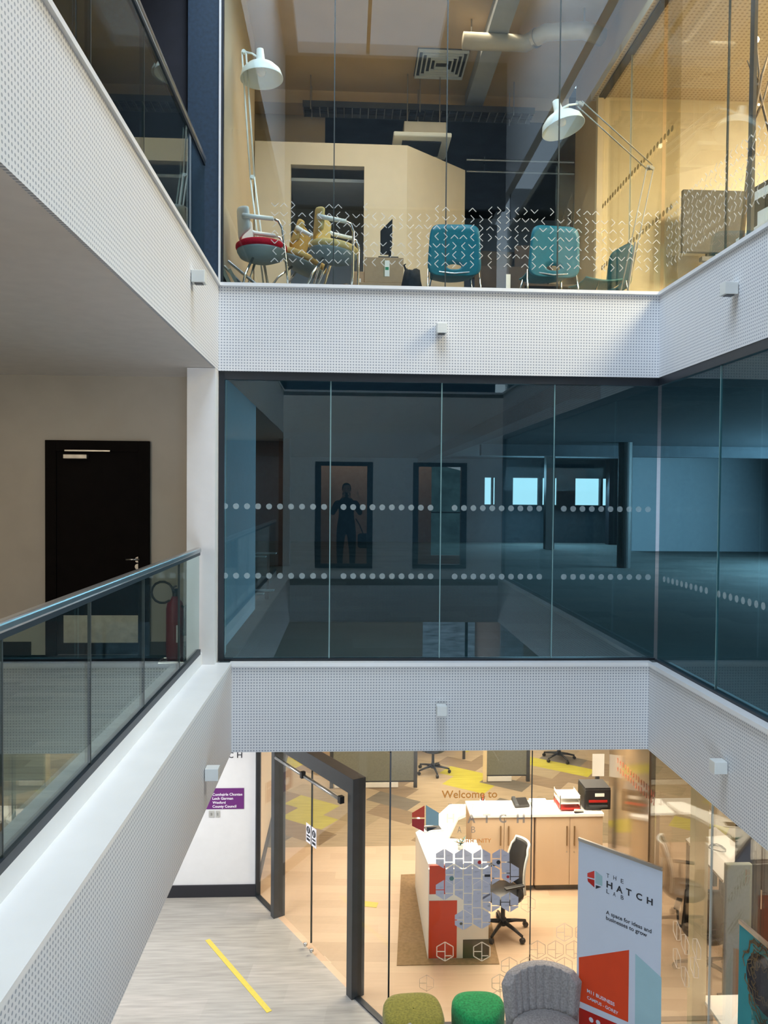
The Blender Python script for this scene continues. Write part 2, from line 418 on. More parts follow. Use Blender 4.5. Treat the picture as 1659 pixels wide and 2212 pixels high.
# --- perforated fascias round the void, with their nosings (ledges)
struct('trim_1', MB().box(XL, XR, D, D+.1, ZS, ZU-.03), 'perf_front')
struct('trim_2', MB().box(XL-.02, XR+.02, D-.03, D+.14, ZU-.03, ZU), 'ledge_white')
struct('trim_3', MB().box(XL-.02, XL, 0, D+.1, ZS, ZU-.03), 'perf_side')
struct('trim_4', MB().box(XL-.16, XL+.02, 0, D-.031, ZU-.03, ZU), 'ledge_white')
struct('trim_5', MB().box(XR, XR+.02, 0, D+.1, ZS, ZU-.03), 'perf_side')
struct('trim_6', MB().box(XR-.02, XR+.14, 0, D-.031, ZU-.03, ZU), 'ledge_white')
struct('trim_7', MB().box(XLL, XRL, D-.04, D+.1, ZL, ZM-.035), 'perf_front')
struct('trim_8', MB().box(XLL-.02, XRL+.02, D-.06, D+.2, ZM-.035, ZM), 'ledge_white')
struct('trim_9', MB().box(XLL-.02, XLL, 0, D+.1, ZL, ZM-.02), 'perf_side')
struct('trim_10', MB().box(-1.29, XLL, 0, D-.061, ZM-.02, ZM+.006), 'ledge_white')
struct('trim_11', MB().box(-1.33, -1.29, 0, 7.05, ZM-.1, -1.45), 'ledge_white')
struct('trim_12', MB().box(XRL, XRL+.02, 0, D+.1, ZL, ZM-.035), 'perf_side')
struct('trim_13', MB().box(XRL-.02, XR+.14, 0, D-.061, ZM-.035, ZM), 'ledge_white')
# near side of the void (behind the lens, mirrored in the glass)
struct('trim_14', MB().box(XL, XR, -.06, -.001, ZL, ZM), 'perf_front')
struct('trim_15', MB().box(XL, XR, -.06, -.001, ZS, ZU), 'perf_front')
nw = MB()
w1a, w1b, w2a, w2b, wz0, wz1 = -.55, .46, 1.27, 2.22, -1.40, .58
for x0, x1, z0, z1 in [(XL, w1a, ZM, ZS), (w1b, w2a, ZM, ZS), (w2b, XR, ZM, ZS), (w1a, w1b, ZM, wz0), (w1a, w1b, wz1, ZS), (w2a, w2b, ZM, wz0), (w2a, w2b, wz1, ZS)]:
    nw.box(x0, x1, -.10, -.0, z0, z1)
struct('wall_front', nw, WHITE)
for i, (x0, x1) in enumerate(((w1a, w1b), (w2a, w2b))):
    m = MB(); f = .075
    for a, b, c, d in [(x0-.03, x0+f, wz0, wz1), (x1-f, x1+.03, wz0, wz1), (x0+f, x1-f, wz0, wz0+f), (x0+f, x1-f, wz1-f, wz1)]: m.box(a, b, -.115, .018, c, d)
    struct('window_%d' % (8+i), m, 'dark_frame')
# photographer's corridor: orange end wall with a window to the outside
m = MB()
for x0, x1, z0, z1 in [(WX0, 1.85, -1.6, ZS), (3.6, 4.2, -1.6, ZS), (1.85, 3.6, -1.6, -1.35), (1.85, 3.6, .95, ZS)]: m.box(x0, x1, -2.5, -2.4, z0, z1)
struct('wall_front', m, 'corridor_orange')
struct('window_10', MB().box(2.66, 2.72, -2.46, -2.40, -1.35, .95).box(1.85, 3.6, -2.46, -2.4, -.42, -.39), 'dark_frame')
struct('wall_right', MB().box(XR+.02, XR+.1, -3, -.05, G, ZS), 'corridor_orange')
struct('wall_front', MB().box(WX0, XR+.1, -3.1, -3, 1.8, 8), 'black_panel')
# --- middle corridor on the left
struct('wall_back', MB().box(WX0, -1.19, 7.68, 7.8, -1.6, ZS+.01), 'corridor_wall')
struct('baseboard_back', MB().box(WX0, -3.05, 7.66, 7.68, -1.6, -1.47).box(-1.95, -1.43, 7.66, 7.68, -1.6, -1.47), 'skirting')
struct('wall_back', MB().box(-1.43, XL-.002, 7.05, 7.67, ZM-.03, ZS), WHITE)          # white corner pier
# --- top left gallery
struct('wall_back', MB().box(-1.46, XL-.005, 7.2, 7.3, ZU-.04, 8), 'navy_panel')
struct('wall_back', MB().box(WX0, -1.46, 7.25, 7.35, 1.87, 8), 'black_panel')
struct('trim_16', MB().box(XL-.004, XL+.012, 7.19, 7.215, ZU, 5.6), WHITE)
# --- roof and shaft walls
rf = MB()
for x0, x1, y0, y1 in [(WX0, -.94, -3, 7.4), (1.62, XR+.12, -3, 7.4), (-.94, 1.62, -3, .1), (-.94, 1.62, 6.9, 7.4)]: rf.box(x0, x1, y0, y1, 8.0, 8.2)
struct('ceiling', rf, WHITE)
struct('trim_17', MB().box(-.94, 1.62, 2.46, 2.54, 7.98, 8.12).box(.3, .36, .1, 6.9, 8.02, 8.1), 'timber')
struct('wall_left', MB().box(XL-.06, XL, -3, 7.19, 5.3, 8), WHITE)
struct('wall_right', MB().box(XR, XR+.12, -3, 7.4, 5.6, 8), WHITE)
struct('wall_back', MB().box(XL, XR, D, D+.1, 5.6, 8), WHITE)
struct('wall_front', MB().box(XL, XR, -.1, 0, 5.3, 8), 'dark_grey_wall')
struct('wall_front', MB().box(XL, XR, -.9, -.8, 1.87, 5.3), 'navy_panel')
# --- top room behind the far glass
struct('wall_left', MB().box(XL-.10, XL-.006, D+.13, 9.9, 1.87, 5.6), 'cream_wall')
struct('wall_left', MB().box(-4.2, -4.1, 9.9, 16, 1.87, 5.6), 'dark_grey_wall')
struct('ceiling', MB().box(-4.2, 3.1, D+.1, 11.0, 5.6, 5.75), 'warm_ceiling')
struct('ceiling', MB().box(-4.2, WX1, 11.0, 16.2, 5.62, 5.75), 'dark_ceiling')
struct('trim_18', MB().box(-4.2, 3.1, 11.0, 11.35, 5.42, 5.62), 'warm_ceiling')
struct('wall_back', MB().box(-4.2, -.35, 11.4, 11.5, 1.87, 5.6), 'cream_wall')
struct('wall_back', MB().box(-4.2, WX1, 16, 16.1, 1.87, 5.65), 'dark_grey_wall')
struct('wall_back', MB().box(1.5, 6.5, 15.9, 15.99, 1.87, 7.37*.0+onz(1100, 470, 3).z*0+at(1100, 462, 15.9).z), 'grey_wall')
struct('wall_right', MB().box(3.1, 3.2, 9.62, 10.65, 1.87, 5.62), 'warm_ceiling')
struct('wall_right', MB().box(3.1, 3.2, D+.1, 9.62, 4.92, 5.62), 'warm_ceiling')
x_ = at(1075, 0, 9).x
struct('trim_19', MB().box(1.62, 1.86, D+.3, 10.95, 5.42, 5.6), 'grey_wall')
# --- bright meeting room on the right
struct('wall_back', MB().box(3.1, 7.2, 9.56, 9.66, 1.87, 4.9), 'yellow_cream')
struct('wall_right', MB().box(7.1, 7.2, 3, 9.56, 1.87, 4.9), 'yellow_cream')
struct('ceiling', MB().box(3.0, 7.2, 0, 9.66, 4.9, 5.0), 'perf_ceiling')
struct('wall_front', MB().box(3.06, 7.2, 3.0, 3.1, 1.87, 4.9), 'yellow_cream')
# --- middle far floor
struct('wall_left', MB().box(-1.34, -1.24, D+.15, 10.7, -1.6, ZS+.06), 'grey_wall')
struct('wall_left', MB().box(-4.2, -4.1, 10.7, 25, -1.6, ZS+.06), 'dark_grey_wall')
bw = MB(); Yb = 25.6
zs_a, zs_b = at(1100, 1090, Yb).z, at(1100, 1032, Yb).z
xs = [at(p, 1060, Yb).x for p in (1047, 1062, 1066, 1070, 1108, 1163, 1172, 1178, 1199, 1204, 1243, 1296, 1302, 1312)]
segs = [(-4.1, xs[0]), (xs[1], xs[2]), (xs[3], xs[4]), (xs[5], xs[6]), (xs[7], xs[8]), (xs[9], xs[10]), (xs[11], xs[12]), (xs[13], WX1)]
for a, b in segs: bw.box(a, b, Yb, Yb+.15, -1.6, ZS+.06)
for a, b in zip(xs[0::2], xs[1::2]): bw.box(a, b, Yb, Yb+.15, -1.6, zs_a).box(a, b, Yb, Yb+.15, zs_b, ZS+.06)
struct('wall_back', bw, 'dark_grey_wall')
fr = MB()
for a, b in ((xs[1], xs[2]), (xs[5], xs[6]), (xs[11], xs[12])): fr.box(a+.005, b-.005, Yb-.03, Yb, zs_a-.03, zs_b+.03)
struct('window_7', fr, 'dark_frame')
xr_ = at(1366, 1100, 22).x
struct('wall_back', MB().box(xr_, WX1, 22.0, 22.1, -1.6, ZS+.06), 'grey_wall')
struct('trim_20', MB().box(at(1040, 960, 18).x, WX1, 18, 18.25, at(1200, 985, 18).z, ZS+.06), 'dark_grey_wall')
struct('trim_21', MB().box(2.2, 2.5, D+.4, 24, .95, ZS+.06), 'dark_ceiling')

# ================================================================== GLAZING
def glazing(name, p0, p1, z0, z1, joints, mat, jmat, jw=.012, t=.012, frame=None, fm='dark_frame'):
    """one glazed wall: panes with silicone joints between; p0,p1 plan points; joints = fractions along"""
    p0 = Vector((p0[0], p0[1], 0)); p1 = Vector((p1[0], p1[1], 0)); d = p1-p0; L = d.length; d.normalize()
    cuts = [0.0] + [j for j in joints] + [L]
    m = MB()
    for a, b in zip(cuts[:-1], cuts[1:]):
        q0 = p0+d*(a+.004); q1 = p0+d*(b-.004); m.wall((q0.x, q0.y), (q1.x, q1.y), z0, z1, t)
    o = struct(name, m, mat)
    n = Vector((-d.y, d.x, 0))
    for j in joints:
        q = p0+d*j+n*(t/2)
        m = MB().rbox((q.x, q.y, (z0+z1)/2), (jw, t+.004, z1-z0), math.atan2(d.y, d.x)); m.build('joint', jmat, o)
    if frame:
        m = MB(); w = frame.get('w', .05); dp = .06
        c = p0+d*(L/2)+n*(t/2); rz = math.atan2(d.y, d.x)
        if 'top' in frame: m.rbox((c.x, c.y, z1-frame['top']/2), (L, dp, frame['top']), rz)
        if 'bottom' in frame: m.rbox((c.x, c.y, z0+frame['bottom']/2), (L, dp, frame['bottom']), rz)
        if 'left' in frame: q = p0+d*(frame['left']/2)+n*(t/2); m.rbox((q.x, q.y, (z0+z1)/2), (frame['left'], dp+.002, z1-z0), rz)
        if 'right' in frame: q = p0+d*(L-frame['right']/2)+n*(t/2); m.rbox((q.x, q.y, (z0+z1)/2), (frame['right'], dp+.002, z1-z0), rz)
        m.build('frame', fm, o)
    return o
def disc(mb, c, r, n, th=.0015, k=18):
    c = Vector(c); n = Vector(n).normalized(); a = n.orthogonal().normalized(); b = n.cross(a)
    return mb.prism([c+(a*math.cos(2*math.pi*i/k)+b*math.sin(2*math.pi*i/k))*r for i in range(k)], n*th)

GY = D+.045
top_z = 5.6
jx = [at(p, 300, GY).x - XL for p in (722, 965, 1208)]
w_top = glazing('window_1', (XL, GY), (XR+.02, GY), ZU, top_z, jx, 'glass_upper', 'joint_dark', .010, frame={'left': .03})
jx = [at(p, 1100, GY).x - XL for p in (713, 952, 1195)]
w_mid = glazing('window_2', (XL, GY), (XR+.02, GY), ZM, ZS, jx, 'glass_middle', 'joint_green', .010, frame={'top': .075, 'left': .052, 'bottom': .022})
jx = [at(p, 1800, GY).x - Cc.x for p in (1148,)]
w_gnd = glazing('window_3', (Cc.x, GY), (XR, GY), G, ZC+.02, jx, 'glass_ground', 'joint_dark', .008, frame={'left': .014, 'bottom': .012})
# right-hand side of the void
gx = XR+.03
def ys(pxs, py): return [onx(p, py, gx).y for p in pxs]
yy = sorted(ys((1440, 1570), 300)); w_rt = glazing('window_4', (gx+.012, .02), (gx+.012, D), ZU, 4.92, [y-.02 for y in yy if 0 < y < D-.05], 'glass_upper', 'joint_dark', .008)
yy = sorted(ys((1548,), 1300)); w_rm = glazing('window_5', (gx+.012, .02), (gx+.012, D), ZM, ZS, [y-.02 for y in yy], 'glass_side_middle', 'joint_green', .010, frame={'top': .075, 'bottom': .022, 'left': .03})
gxx = XRL+.05
yy = [onx(1535, 1900, gxx).y]; w_rg = glazing('window_6', (gxx+.012, .02), (gxx+.012, D), G, ZC+.02, [y-.02 for y in yy], 'glass_side_ground', 'joint_light', .010)
py_ = onx(1615, 300, gx).y
struct('trim_22', MB().box(gx+.02, gx+.045, py_-.03, py_+.03, ZU, 4.9), 'steel_post')
# internal glass partition of the meeting room
w_pt = glazing('window_11', (3.12, 9.56), (3.12, D+.1), 1.87, 4.92, [9.56-onx(1360, 400, 3.12).y], 'glass_partition', 'joint_light', .008)
MB().box(3.06, 3.15, D+.1, 9.6, 4.88, 4.95).build('frame', 'dark_frame', w_pt)
MB().box(3.05, 3.12, 9.53, 9.60, 1.87, 4.93).build('frame', 'column_cream', w_pt)

# manifestation dots on the middle glazing (rows at two heights, ten to a pane)
dots = MB(); zz1 = at(950, 1097, D).z; zz2 = at(950, 1246, D).z
panes = [(478, 700, 10), (734, 930, 10), (974, 1165, 10), (1210, 1400, 10)]
for z, pz in ((zz1, 1097), (zz2, 1246)):
    for a, b, n in panes:
        for k in range(n):
            p = at(a+8+(b-a-8)*k/(n-1), pz, GY-.012); disc(dots, (p.x, GY-.008, z), .0275, (0, -1, 0))
dots.build('manifestation_dots', 'frost_dot', w_mid)
dots = MB()
for z in (zz2,):
    y = D-.14; k = 0
    while y > 1.0:
        disc(dots, (gx-.002, y, z), .0275, (-1, 0, 0)); y -= .094; k += 1
        if k % 10 == 0: y -= .12
dots.build('manifestation_dots', 'frost_dot', w_rm)
dots = MB()
for pz in (462, 590):
    z = onx(1290, pz, 3.12).z; y = 9.45
    while y > D+.15: disc(dots, (3.104, y, z), .030, (-1, 0, 0)); y -= .088
dots.build('manifestation_dots', 'partition_dot', w_pt)

# chevron band on the top glazing
ch = MB(); s_ = D/F
def chev(mb, c, ux, uz, n, kind, r=.026, w=.0065):
    ang = kind*math.pi/2; ca, sa = math.cos(ang), math.sin(ang)
    for sg in (-1, 1):
        a = Vector((0, .0)); b = Vector((r, sg*r)) - Vector((r/2, 0)); a = Vector((-r/2, 0))
        dd = (b-a).normalized(); pn = Vector((-dd.y, dd.x))*w/2
        q = [a-pn, b-pn, b+pn, a+pn]
        q = [Vector((p.x*ca-p.y*sa, p.x*sa+p.y*ca)) for p in q]
        mb.prism([Vector(c)+Vector(ux)*p.x+Vector(uz)*p.y for p in q], Vector(n)*.001)
rows = 7; zt_ = at(950, 448, D).z; zb_ = at(950, 567, D).z
x = XL+.5
while x < XR:
    for k in range(rows):
        if random.random() < (.55 if k == 0 else .95):
            chev(ch, (x, GY-.004, zb_+(zt_-zb_)*(rows-1-k)/(rows-1)), (1, 0, 0), (0, 0, 1), (0, -1, 0), (k+random.choice([0, 1, 2, 3])) % 4, .034)
    x += .083
ch.build('chevron_band', 'chevron_film', w_top)
ch = MB(); y = D-.1
while y > 3.5:
    for k in range(rows):
        chev(ch, (gx-.002, y, zb_+(zt_-zb_)*(rows-1-k)/(rows-1)), (0, -1, 0), (0, 0, 1), (-1, 0, 0), (k+random.choice([0, 1, 2, 3])) % 4, .034)
    y -= .083
ch.build('chevron_band', 'chevron_film', w_rt)

# --- diagonal entrance glazing with its doors
def dg(px, py=None): 
    """point of the diagonal wall line under photo column px"""
    d = ray(px, 1900); k = (A.x*DN.x+A.y*DN.y)/(d.x*DN.x+d.y*DN.y); return Vector((d.x*k, d.y*k, 0))
P1, P2 = dg(599), dg(766)
def dglen(p): return (p-Vector((A.x, A.y, 0))).dot(DG)
L1, L2 = dglen(P1), dglen(P2)
azz = math.atan2(DG.y, DG.x)
def dp(l, off=0, z=0): return Vector((A.x, A.y, 0))+DG*l+DN*off+Vector((0, 0, z))
w_side = glazing('window_12', (A.x, A.y), (dp(L1-.05).x, dp(L1-.05).y), G, ZC, [], 'glass_ground', 'joint_dark', frame={'left': .025, 'bottom': .015})
w_side2 = glazing('window_13', (dp(L2+.05).x, dp(L2+.05).y), (Cc.x, Cc.y+.04), G, ZC, [], 'glass_ground', 'joint_dark', frame={'bottom': .015})
zt = hit(640, 1633, Vector((A.x, A.y, 0)), DN).z; 
zdo = G+2.06
dr = thing('door_2', 'grey framed double glass door under a chrome closer rail in the slanting lobby screen', 'door', dp((L1+L2)/2, 0, G)); dr['kind'] = 'structure'
O = Vector(dr.location)
def dbox(l0, l1, o0, o1, z0, z1, mb=None):
    mb = mb or MB(); return mb.prism([dp(l0, o0, z0), dp(l1, o0, z0), dp(l1, o1, z0), dp(l0, o1, z0)], (0, 0, z1-z0))
dbox(L1-.055, L1+.03, -.06, .09, G, zdo).build('door_post', 'grey_frame', dr, local=O, bevel=.004)
dbox(L2-.05, L2+.055, -.06, .09, G, zdo).build('door_post', 'grey_frame', dr, local=O, bevel=.004)
dbox(L1-.055, L2+.055, -.06, .09, zdo-.005, zdo+.16).build('head_rail', 'grey_frame', dr, local=O, bevel=.004)
LM = dglen(dg(672))
for a, b in ((L1+.03, LM-.004), (LM+.004, L2-.05)):
    dl = dbox(a, b, 0, .012, G+.09, zdo-.005).build('door_leaf', 'glass_ground', dr, local=O)
    dbox(a, b, -.012, .024, G+.008, G+.09).build('bottom_rail', 'rail_grey', dl)
dbox(LM-.004, LM+.004, -.003, .016, G+.09, zdo).build('meeting_edge', 'joint_dark', dr, local=O)
MB().tube([dp(L1+.12, -.085, zdo-.10), dp(LM-.05, -.085, zdo-.10)], .02).build('closer_rail', 'steel', dr, local=O, smooth=True)
MB().tube([dp(LM+.0, -.085, zdo-.10), dp(L2-.12, -.085, zdo-.10)], .02).build('closer_rail', 'steel', dr, local=O, smooth=True)
dbox(LM-.07, LM-.03, -.11, -.06, zdo-.13, zdo-.06).build('closer_bracket', 'black_plastic', dr, local=O)
dbox(L2-.16, L2-.11, -.11, -.06, zdo-.13, zdo-.06).build('closer_bracket', 'black_plastic', dr, local=O)
for s in (-1, 1): MB().lathe([(.02, 0), (.022, .03), (.012, .035)], dp(LM+s*.07, -.012, G+.05), -DN).build('lock', 'steel', dr, local=O, smooth=True)
zsn = hit(673, 1806, Vector((A.x, A.y, 0)), DN).z
for s, l0 in ((0, LM-.115), (1, LM+.012)):
    sg = tag(dbox(l0, l0+.105, -.004, -.001, zsn-.10, zsn+.11).build('push_sign', 'sign_white'),
        'small white sign with a black disc on the %s glass door leaf' % ('left' if s == 0 else 'right'), 'sign', 'signs on the glass door')
    m = MB(); disc(m, dp(l0+.052, -.0045, zsn+.045), .04, -DN, .001); m.build('round_symbol', 'ink', sg)
    m = MB(); dbox(l0+.046, l0+.058, -.0065, -.0055, zsn+.02, zsn+.07, m); m.build('exclamation_stroke', 'sign_white', sg)
    m = MB(); dbox(l0+.015, l0+.09, -.0055, -.0045, zsn-.03, zsn-.012, m); dbox(l0+.015, l0+.09, -.0055, -.0045, zsn-.075, zsn-.048, m); m.build('lettering_bar', 'ink', sg)

# ================================================================== BALUSTRADES
def balustrade(z0, zr, name_lab, y1, mat, cuts):
    o = thing('glass_balustrade', name_lab, 'balustrade', (-1.31, 3.5, z0))
    O = Vector(o.location); L = [0.05] + cuts + [y1]
    for a, b in zip(L[:-1], L[1:]):
        MB().box(-1.317, -1.303, a+.004, b-.004, z0+.005, zr-.02).build('glass_panel', mat, o, local=O)
    for q in cuts: MB().box(-1.318, -1.302, q-.005, q+.005, z0+.005, zr-.02).build('panel_joint', 'joint_dark', o, local=O)
    MB().box(-1.335, -1.285, .05, y1, zr-.02, zr+.025).build('handrail', 'steel', o, local=O, bevel=.012, seg=3)
    MB().box(-1.325, -1.295, .05, y1, zr-.045, zr-.02).build('rail_channel', 'dark_frame', o, local=O)
    MB().box(-1.33, -1.29, .05, y1, z0, z0+.045).build('base_channel', 'dark_frame', o, local=O)
    return o
ZB = -1.45
cuts = sorted(onx(p, 1500, -1.31).y for p in (1, 193, 309, 386))
balustrade(ZB, -.52, 'glass balustrade with steel handrail on the middle floor, left of the void', 6.98, 'glass_balustrade', cuts)
cuts = sorted(onx(p, 200, -1.31).y for p in (193, 309))
balustrade(1.87, 2.99, 'glass balustrade with thin handrail along the top floor edge, upper left', 7.17, 'glass_balustrade', cuts)

# ================================================================== SMALL FITTINGS ON THE FASCIAS
def wall_light(p, n, label):
    """little white box spot on a fascia; p centre on the face, n outward normal"""
    n = Vector(n); o = thing('wall_spotlight', label, 'light', p, 0, 'box spotlights on the fascias')
    rz = math.atan2(n.y, n.x)-math.pi/2
    MB().rbox(n*.055, (.092, .10, .092), rz).build('housing', 'white_plastic', o, bevel=.004)
    MB().rbox(n*.055-Vector((0, 0, .048)), (.06, .06, .006), rz).build('lens', 'grey_frame', o)
    return o
wall_light(at(952, 713, D), (0, -1, 0), 'white box spotlight on the upper far fascia')
wall_light(at(952, 1530, D-.04), (0, -1, 0), 'white box spotlight on the lower far fascia')
wall_light(onx(414, 599, XL), (1, 0, 0), 'white box spotlight on the upper left fascia')
wall_light(onx(443, 1670, XLL), (1, 0, 0), 'white box spotlight on the lower left fascia')
wall_light(onx(1590, 625, XR), (-1, 0, 0), 'white box spotlight on the upper right fascia')
wall_light(onx(1567, 1655, XRL), (-1, 0, 0), 'white box spotlight on the lower right fascia')

# ================================================================== MIDDLE CORRIDOR: DOOR, EXTINGUISHER
YD = 7.68
a, b = at(101, 951, YD), at(325, 951, YD)
dw = b.x-a.x; zd0 = -1.6; zd1 = a.z
dr = thing('door_1', 'dark timber door with steel closer, lever and kick plate on the middle floor', 'door', ((a.x+b.x)/2, YD, zd0)); dr['kind'] = 'structure'
O = Vector(dr.location); fw_ = .105
MB().box(a.x, a.x+fw_, YD-.05, YD-.001, zd0, zd1).box(b.x-fw_, b.x, YD-.05, YD-.001, zd0, zd1).box(a.x+fw_, b.x-fw_, YD-.05, YD-.001, zd1-fw_, zd1).build('frame', 'door_black', dr, local=O, bevel=.004)
lf = MB().box(a.x+fw_, b.x-fw_, YD-.03, YD-.002, zd0+.01, zd1-fw_).build('leaf', 'door_black', dr, local=O)
p0, p1 = at(143, 982, YD), at(194, 992, YD)
MB().box(p0.x, p1.x, YD-.09, YD-.03, p1.z, p0.z-.0).build('closer_box', 'brushed_steel', dr, local=O, bevel=.004)
p0, p1 = at(146, 974, YD), at(243, 974, YD)
MB().rbox(((p0.x+p1.x)/2, YD-.075, p0.z), (p1.x-p0.x, .02, .014)).build('closer_arm', 'brushed_steel', dr, local=O)
p0, p1 = at(272, 1209, YD-.08), at(298, 1209, YD-.08)
MB().tube([p1+Vector((0, .045, 0)), p1, p0], .010).build('lever_handle', 'steel', dr, local=O, smooth=True)
MB().lathe([(.028, 0), (.028, .008)], at(298, 1209, YD-.03), (0, -1, 0)).build('rose', 'brushed_steel', dr, local=O)
MB().lathe([(.028, 0), (.028, .010)], at(298, 1224, YD-.03), (0, -1, 0)).build('lock', 'brushed_steel', dr, local=O)
p0, p1 = at(140, 1328, YD), at(308, 1387, YD)
MB().box(p0.x, p1.x, YD-.034, YD-.03, p1.z, p0.z).build('kick_plate', 'brushed_steel', dr, local=O)
# fire extinguisher
e0 = onz(378, 1402, -1.6); e0 = Vector((at(378, 1350, 7.35).x, 7.35, -1.6))
ex = thing('fire_extinguisher', 'dark red fire extinguisher with black horn hose on a small stand beside the dark door', 'extinguisher', e0)
MB().lathe([(.005, .03), (.075, .035), (.082, .06), (.082, .50), (.07, .56), (.035, .60), (.03, .62)], (0, 0, 0)).build('cylinder', 'extinguisher_red', ex, smooth=True)
MB().lathe([(.024, .62), (.024, .66), (.03, .665), (.03, .69)], (0, 0, 0)).rbox((.0, -.02, .71), (.02, .12, .012)).rbox((0, -.03, .675), (.02, .11, .010), 0, -.35).build('valve', 'black_plastic', ex)
pts = [Vector((-.02-.15*math.sin(t)*1.0, -.03, .62+.10*math.cos(t)-.02*t)) for t in [i*math.pi/8 for i in range(15)]]
MB().tube([(0, 0, .66)] + [(-.11+.10*math.cos(t), -.03, .66+.10*math.sin(t)) for t in [i*2*math.pi/14 for i in range(13)]] + [(.09, -.03, .52)], .011).build('hose', 'black_plastic', ex, smooth=True)
MB().lathe([(.016, 0), (.022, .1), (.05, .28)], (.11, -.02, .54), (0.05, 0, -1)).build('horn', 'black_plastic', ex, smooth=True)
MB().box(.03, .06, -.088, -.078, .2, .36).build('instruction_label', 'paper', ex)
MB().tube([(-.13, -.1, .012), (.16, -.1, .012), (.16, .1, .012), (-.13, .1, .012), (-.13, -.1, .012)], .011).rbox((.015, 0, .022), (.2, .2, .012)).build('stand', 'chrome', ex, smooth=False)

# ================================================================== TOP ROOM
FU = 1.87
# cream pod (room within the room)
q0, q1, q2 = at(545, 303, 9.85), at(880, 314, 9.85), at(1005, 358, 10.55)
ztop = q1.z
pod = thing('meeting_pod', 'cream box-shaped room pod with a grey doorway opening behind the top glass', 'pod', (q1.x, 9.85, FU)); pod['kind'] = 'thing'
O = Vector(pod.location)
d0, d1 = at(628, 355, 9.85), at(787, 358, 9.85)
MB().box(XL+.005, d0.x, 9.85, 9.97, FU, ztop).box(d1.x, q1.x-.0, 9.85, 9.97, FU, ztop).box(d0.x, d1.x, 9.85, 9.97, d0.z, ztop).build('front_wall', 'pod_cream', pod, local=O)
dd = Vector((q2.x-q1.x, q2.y-q1.y, 0)).normalized()
MB().prism([(q1.x, 9.85, FU), (q2.x, q2.y, FU), (q2.x, q2.y, ztop), (q1.x, 9.85, ztop)], Vector((-dd.y, dd.x, 0))*.12).build('side_wall', 'pod_cream', pod, local=O)
MB().prism([(XL+.005, 9.97, ztop-.1), (q1.x, 9.97, ztop-.1), (q2.x, q2.y+.1, ztop-.1), (q2.x, 11.2, ztop-.1), (XL+.005, 11.2, ztop-.1)], (0, 0, .08)).build('roof', 'pod_cream', pod, local=O)
MB().box(XL+.01, q2.x-.1, 10.95, 11.1, FU, ztop-.1).build('rear_wall', 'grey_wall', pod, local=O)
m = MB().box(d0.x-.02, d1.x+.02, 9.98, 10.95, at(700, 392, 9.97).z+.0, at(700, 392, 9.97).z+.04); m.build('inner_lintel', 'grey_wall', pod, local=O)
# square ceiling diffuser with nested louvre frames
c0 = onz(903, 110, 5.6); c1 = onz(1000, 160, 5.6); cx, cy = (c0.x+c1.x)/2, (c0.y+c1.y)/2
df = thing('ceiling_diffuser', 'square louvred air diffuser in the warm ceiling above the pod', 'vent', (cx, cy, 5.6))
MB().box(-.33, .33, -.33, .33, -.012, -.001).build('backing', 'dark_grey_wall', df)
for i in range(5):
    r = .32-i*.058; m = MB(); w = .016
    m.box(-r, r, -r, -r+w, -.045, -.012).box(-r, r, r-w, r, -.045, -.012).box(-r, -r+w, -r+w, r-w, -.045, -.012).box(r-w, r, -r+w, r-w, -.045, -.012)
    m.build('louvre_frame', 'lamp_white', df)
# insulated duct with a kink
zd = 5.34; P = [onz(1000, 88, zd), onz(1135, 94, zd), onz(1180, 70, zd), onz(1262, 66, zd), onz(1300, 80, zd)]
P = [Vector((p.x, p.y, zd)) for p in P]
o = MB().tube(P, .095, 18).build('air_duct', 'duct_metal', smooth=True); tag(o, 'pale insulated air duct with a kink hanging under the top room ceiling', 'duct')
for i, f_ in enumerate((.5,)):
    MB().lathe([(.105, -.02), (.105, .02)], (P[1]+P[2])*.5, (P[2]-P[1])).build('band', 'steel', o)
for q in (P[0]+Vector((.1, 0, 0)), P[3]): MB().tube([q+Vector((0, 0, .05)), q+Vector((0, 0, .25))], .01).build('hanger', 'steel', o)
# cable tray
y_ = 10.75; a, b = at(655, 236, y_), at(1150, 252, y_)
m = MB().box(a.x, b.x, y_-.15, y_-.14, a.z-.03, a.z+.05).box(a.x, b.x, y_+.14, y_+.15, a.z-.03, a.z+.05)
tr = m.build('cable_tray', 'grey_frame'); tag(tr, 'dark wire cable tray slung across the top room below the ceiling beam', 'cable tray')
m = MB(); x = a.x
while x < b.x: m.box(x, x+.012, y_-.14, y_+.14, a.z-.03, a.z-.015); x += .11
m.build('rungs', 'rail_grey', tr)
m = MB()
for k in range(3): m.tube([(a.x, y_-.06+k*.06, a.z-.0), (b.x, y_-.06+k*.06, a.z-.0)], .018, 6)
m.build('cables', 'black_plastic', tr)
for px in (672, 905, 1105):
    x = at(px, 236, y_).x
    for q in (-.145, .145): MB().tube([(x, y_+q, a.z-.06), (x, y_+q, 5.62)], .008).build('hanger', 'steel', tr)
# suspended cassette unit over the pod
y_ = 10.2; a, b = at(850, 290, y_), at(975, 288, y_)
ac = thing('cassette_unit', 'pale suspended cooling cassette hanging above the pod roof', 'air conditioner', ((a.x+b.x)/2, y_+.3, at(900, 298, y_).z)); h = b.x-a.x
MB().box(-h/2, h/2, -.35, .35, 0, .06).build('face_panel', 'lamp_white', ac, bevel=.015)
MB().box(-h/2+.14, h/2-.06, -.25, .25, .06, .24).build('body', 'duct_metal', ac, bevel=.01)
MB().box(-h/2+.12, h/2-.12, -.22, .22, -.012, -.001).build('grille', 'dark_frame', ac)
for q in (-h/2+.2, h/2-.12): MB().tube([(q, 0, .24), (q, 0, 1.05)], .008).build('hanger', 'steel', ac)
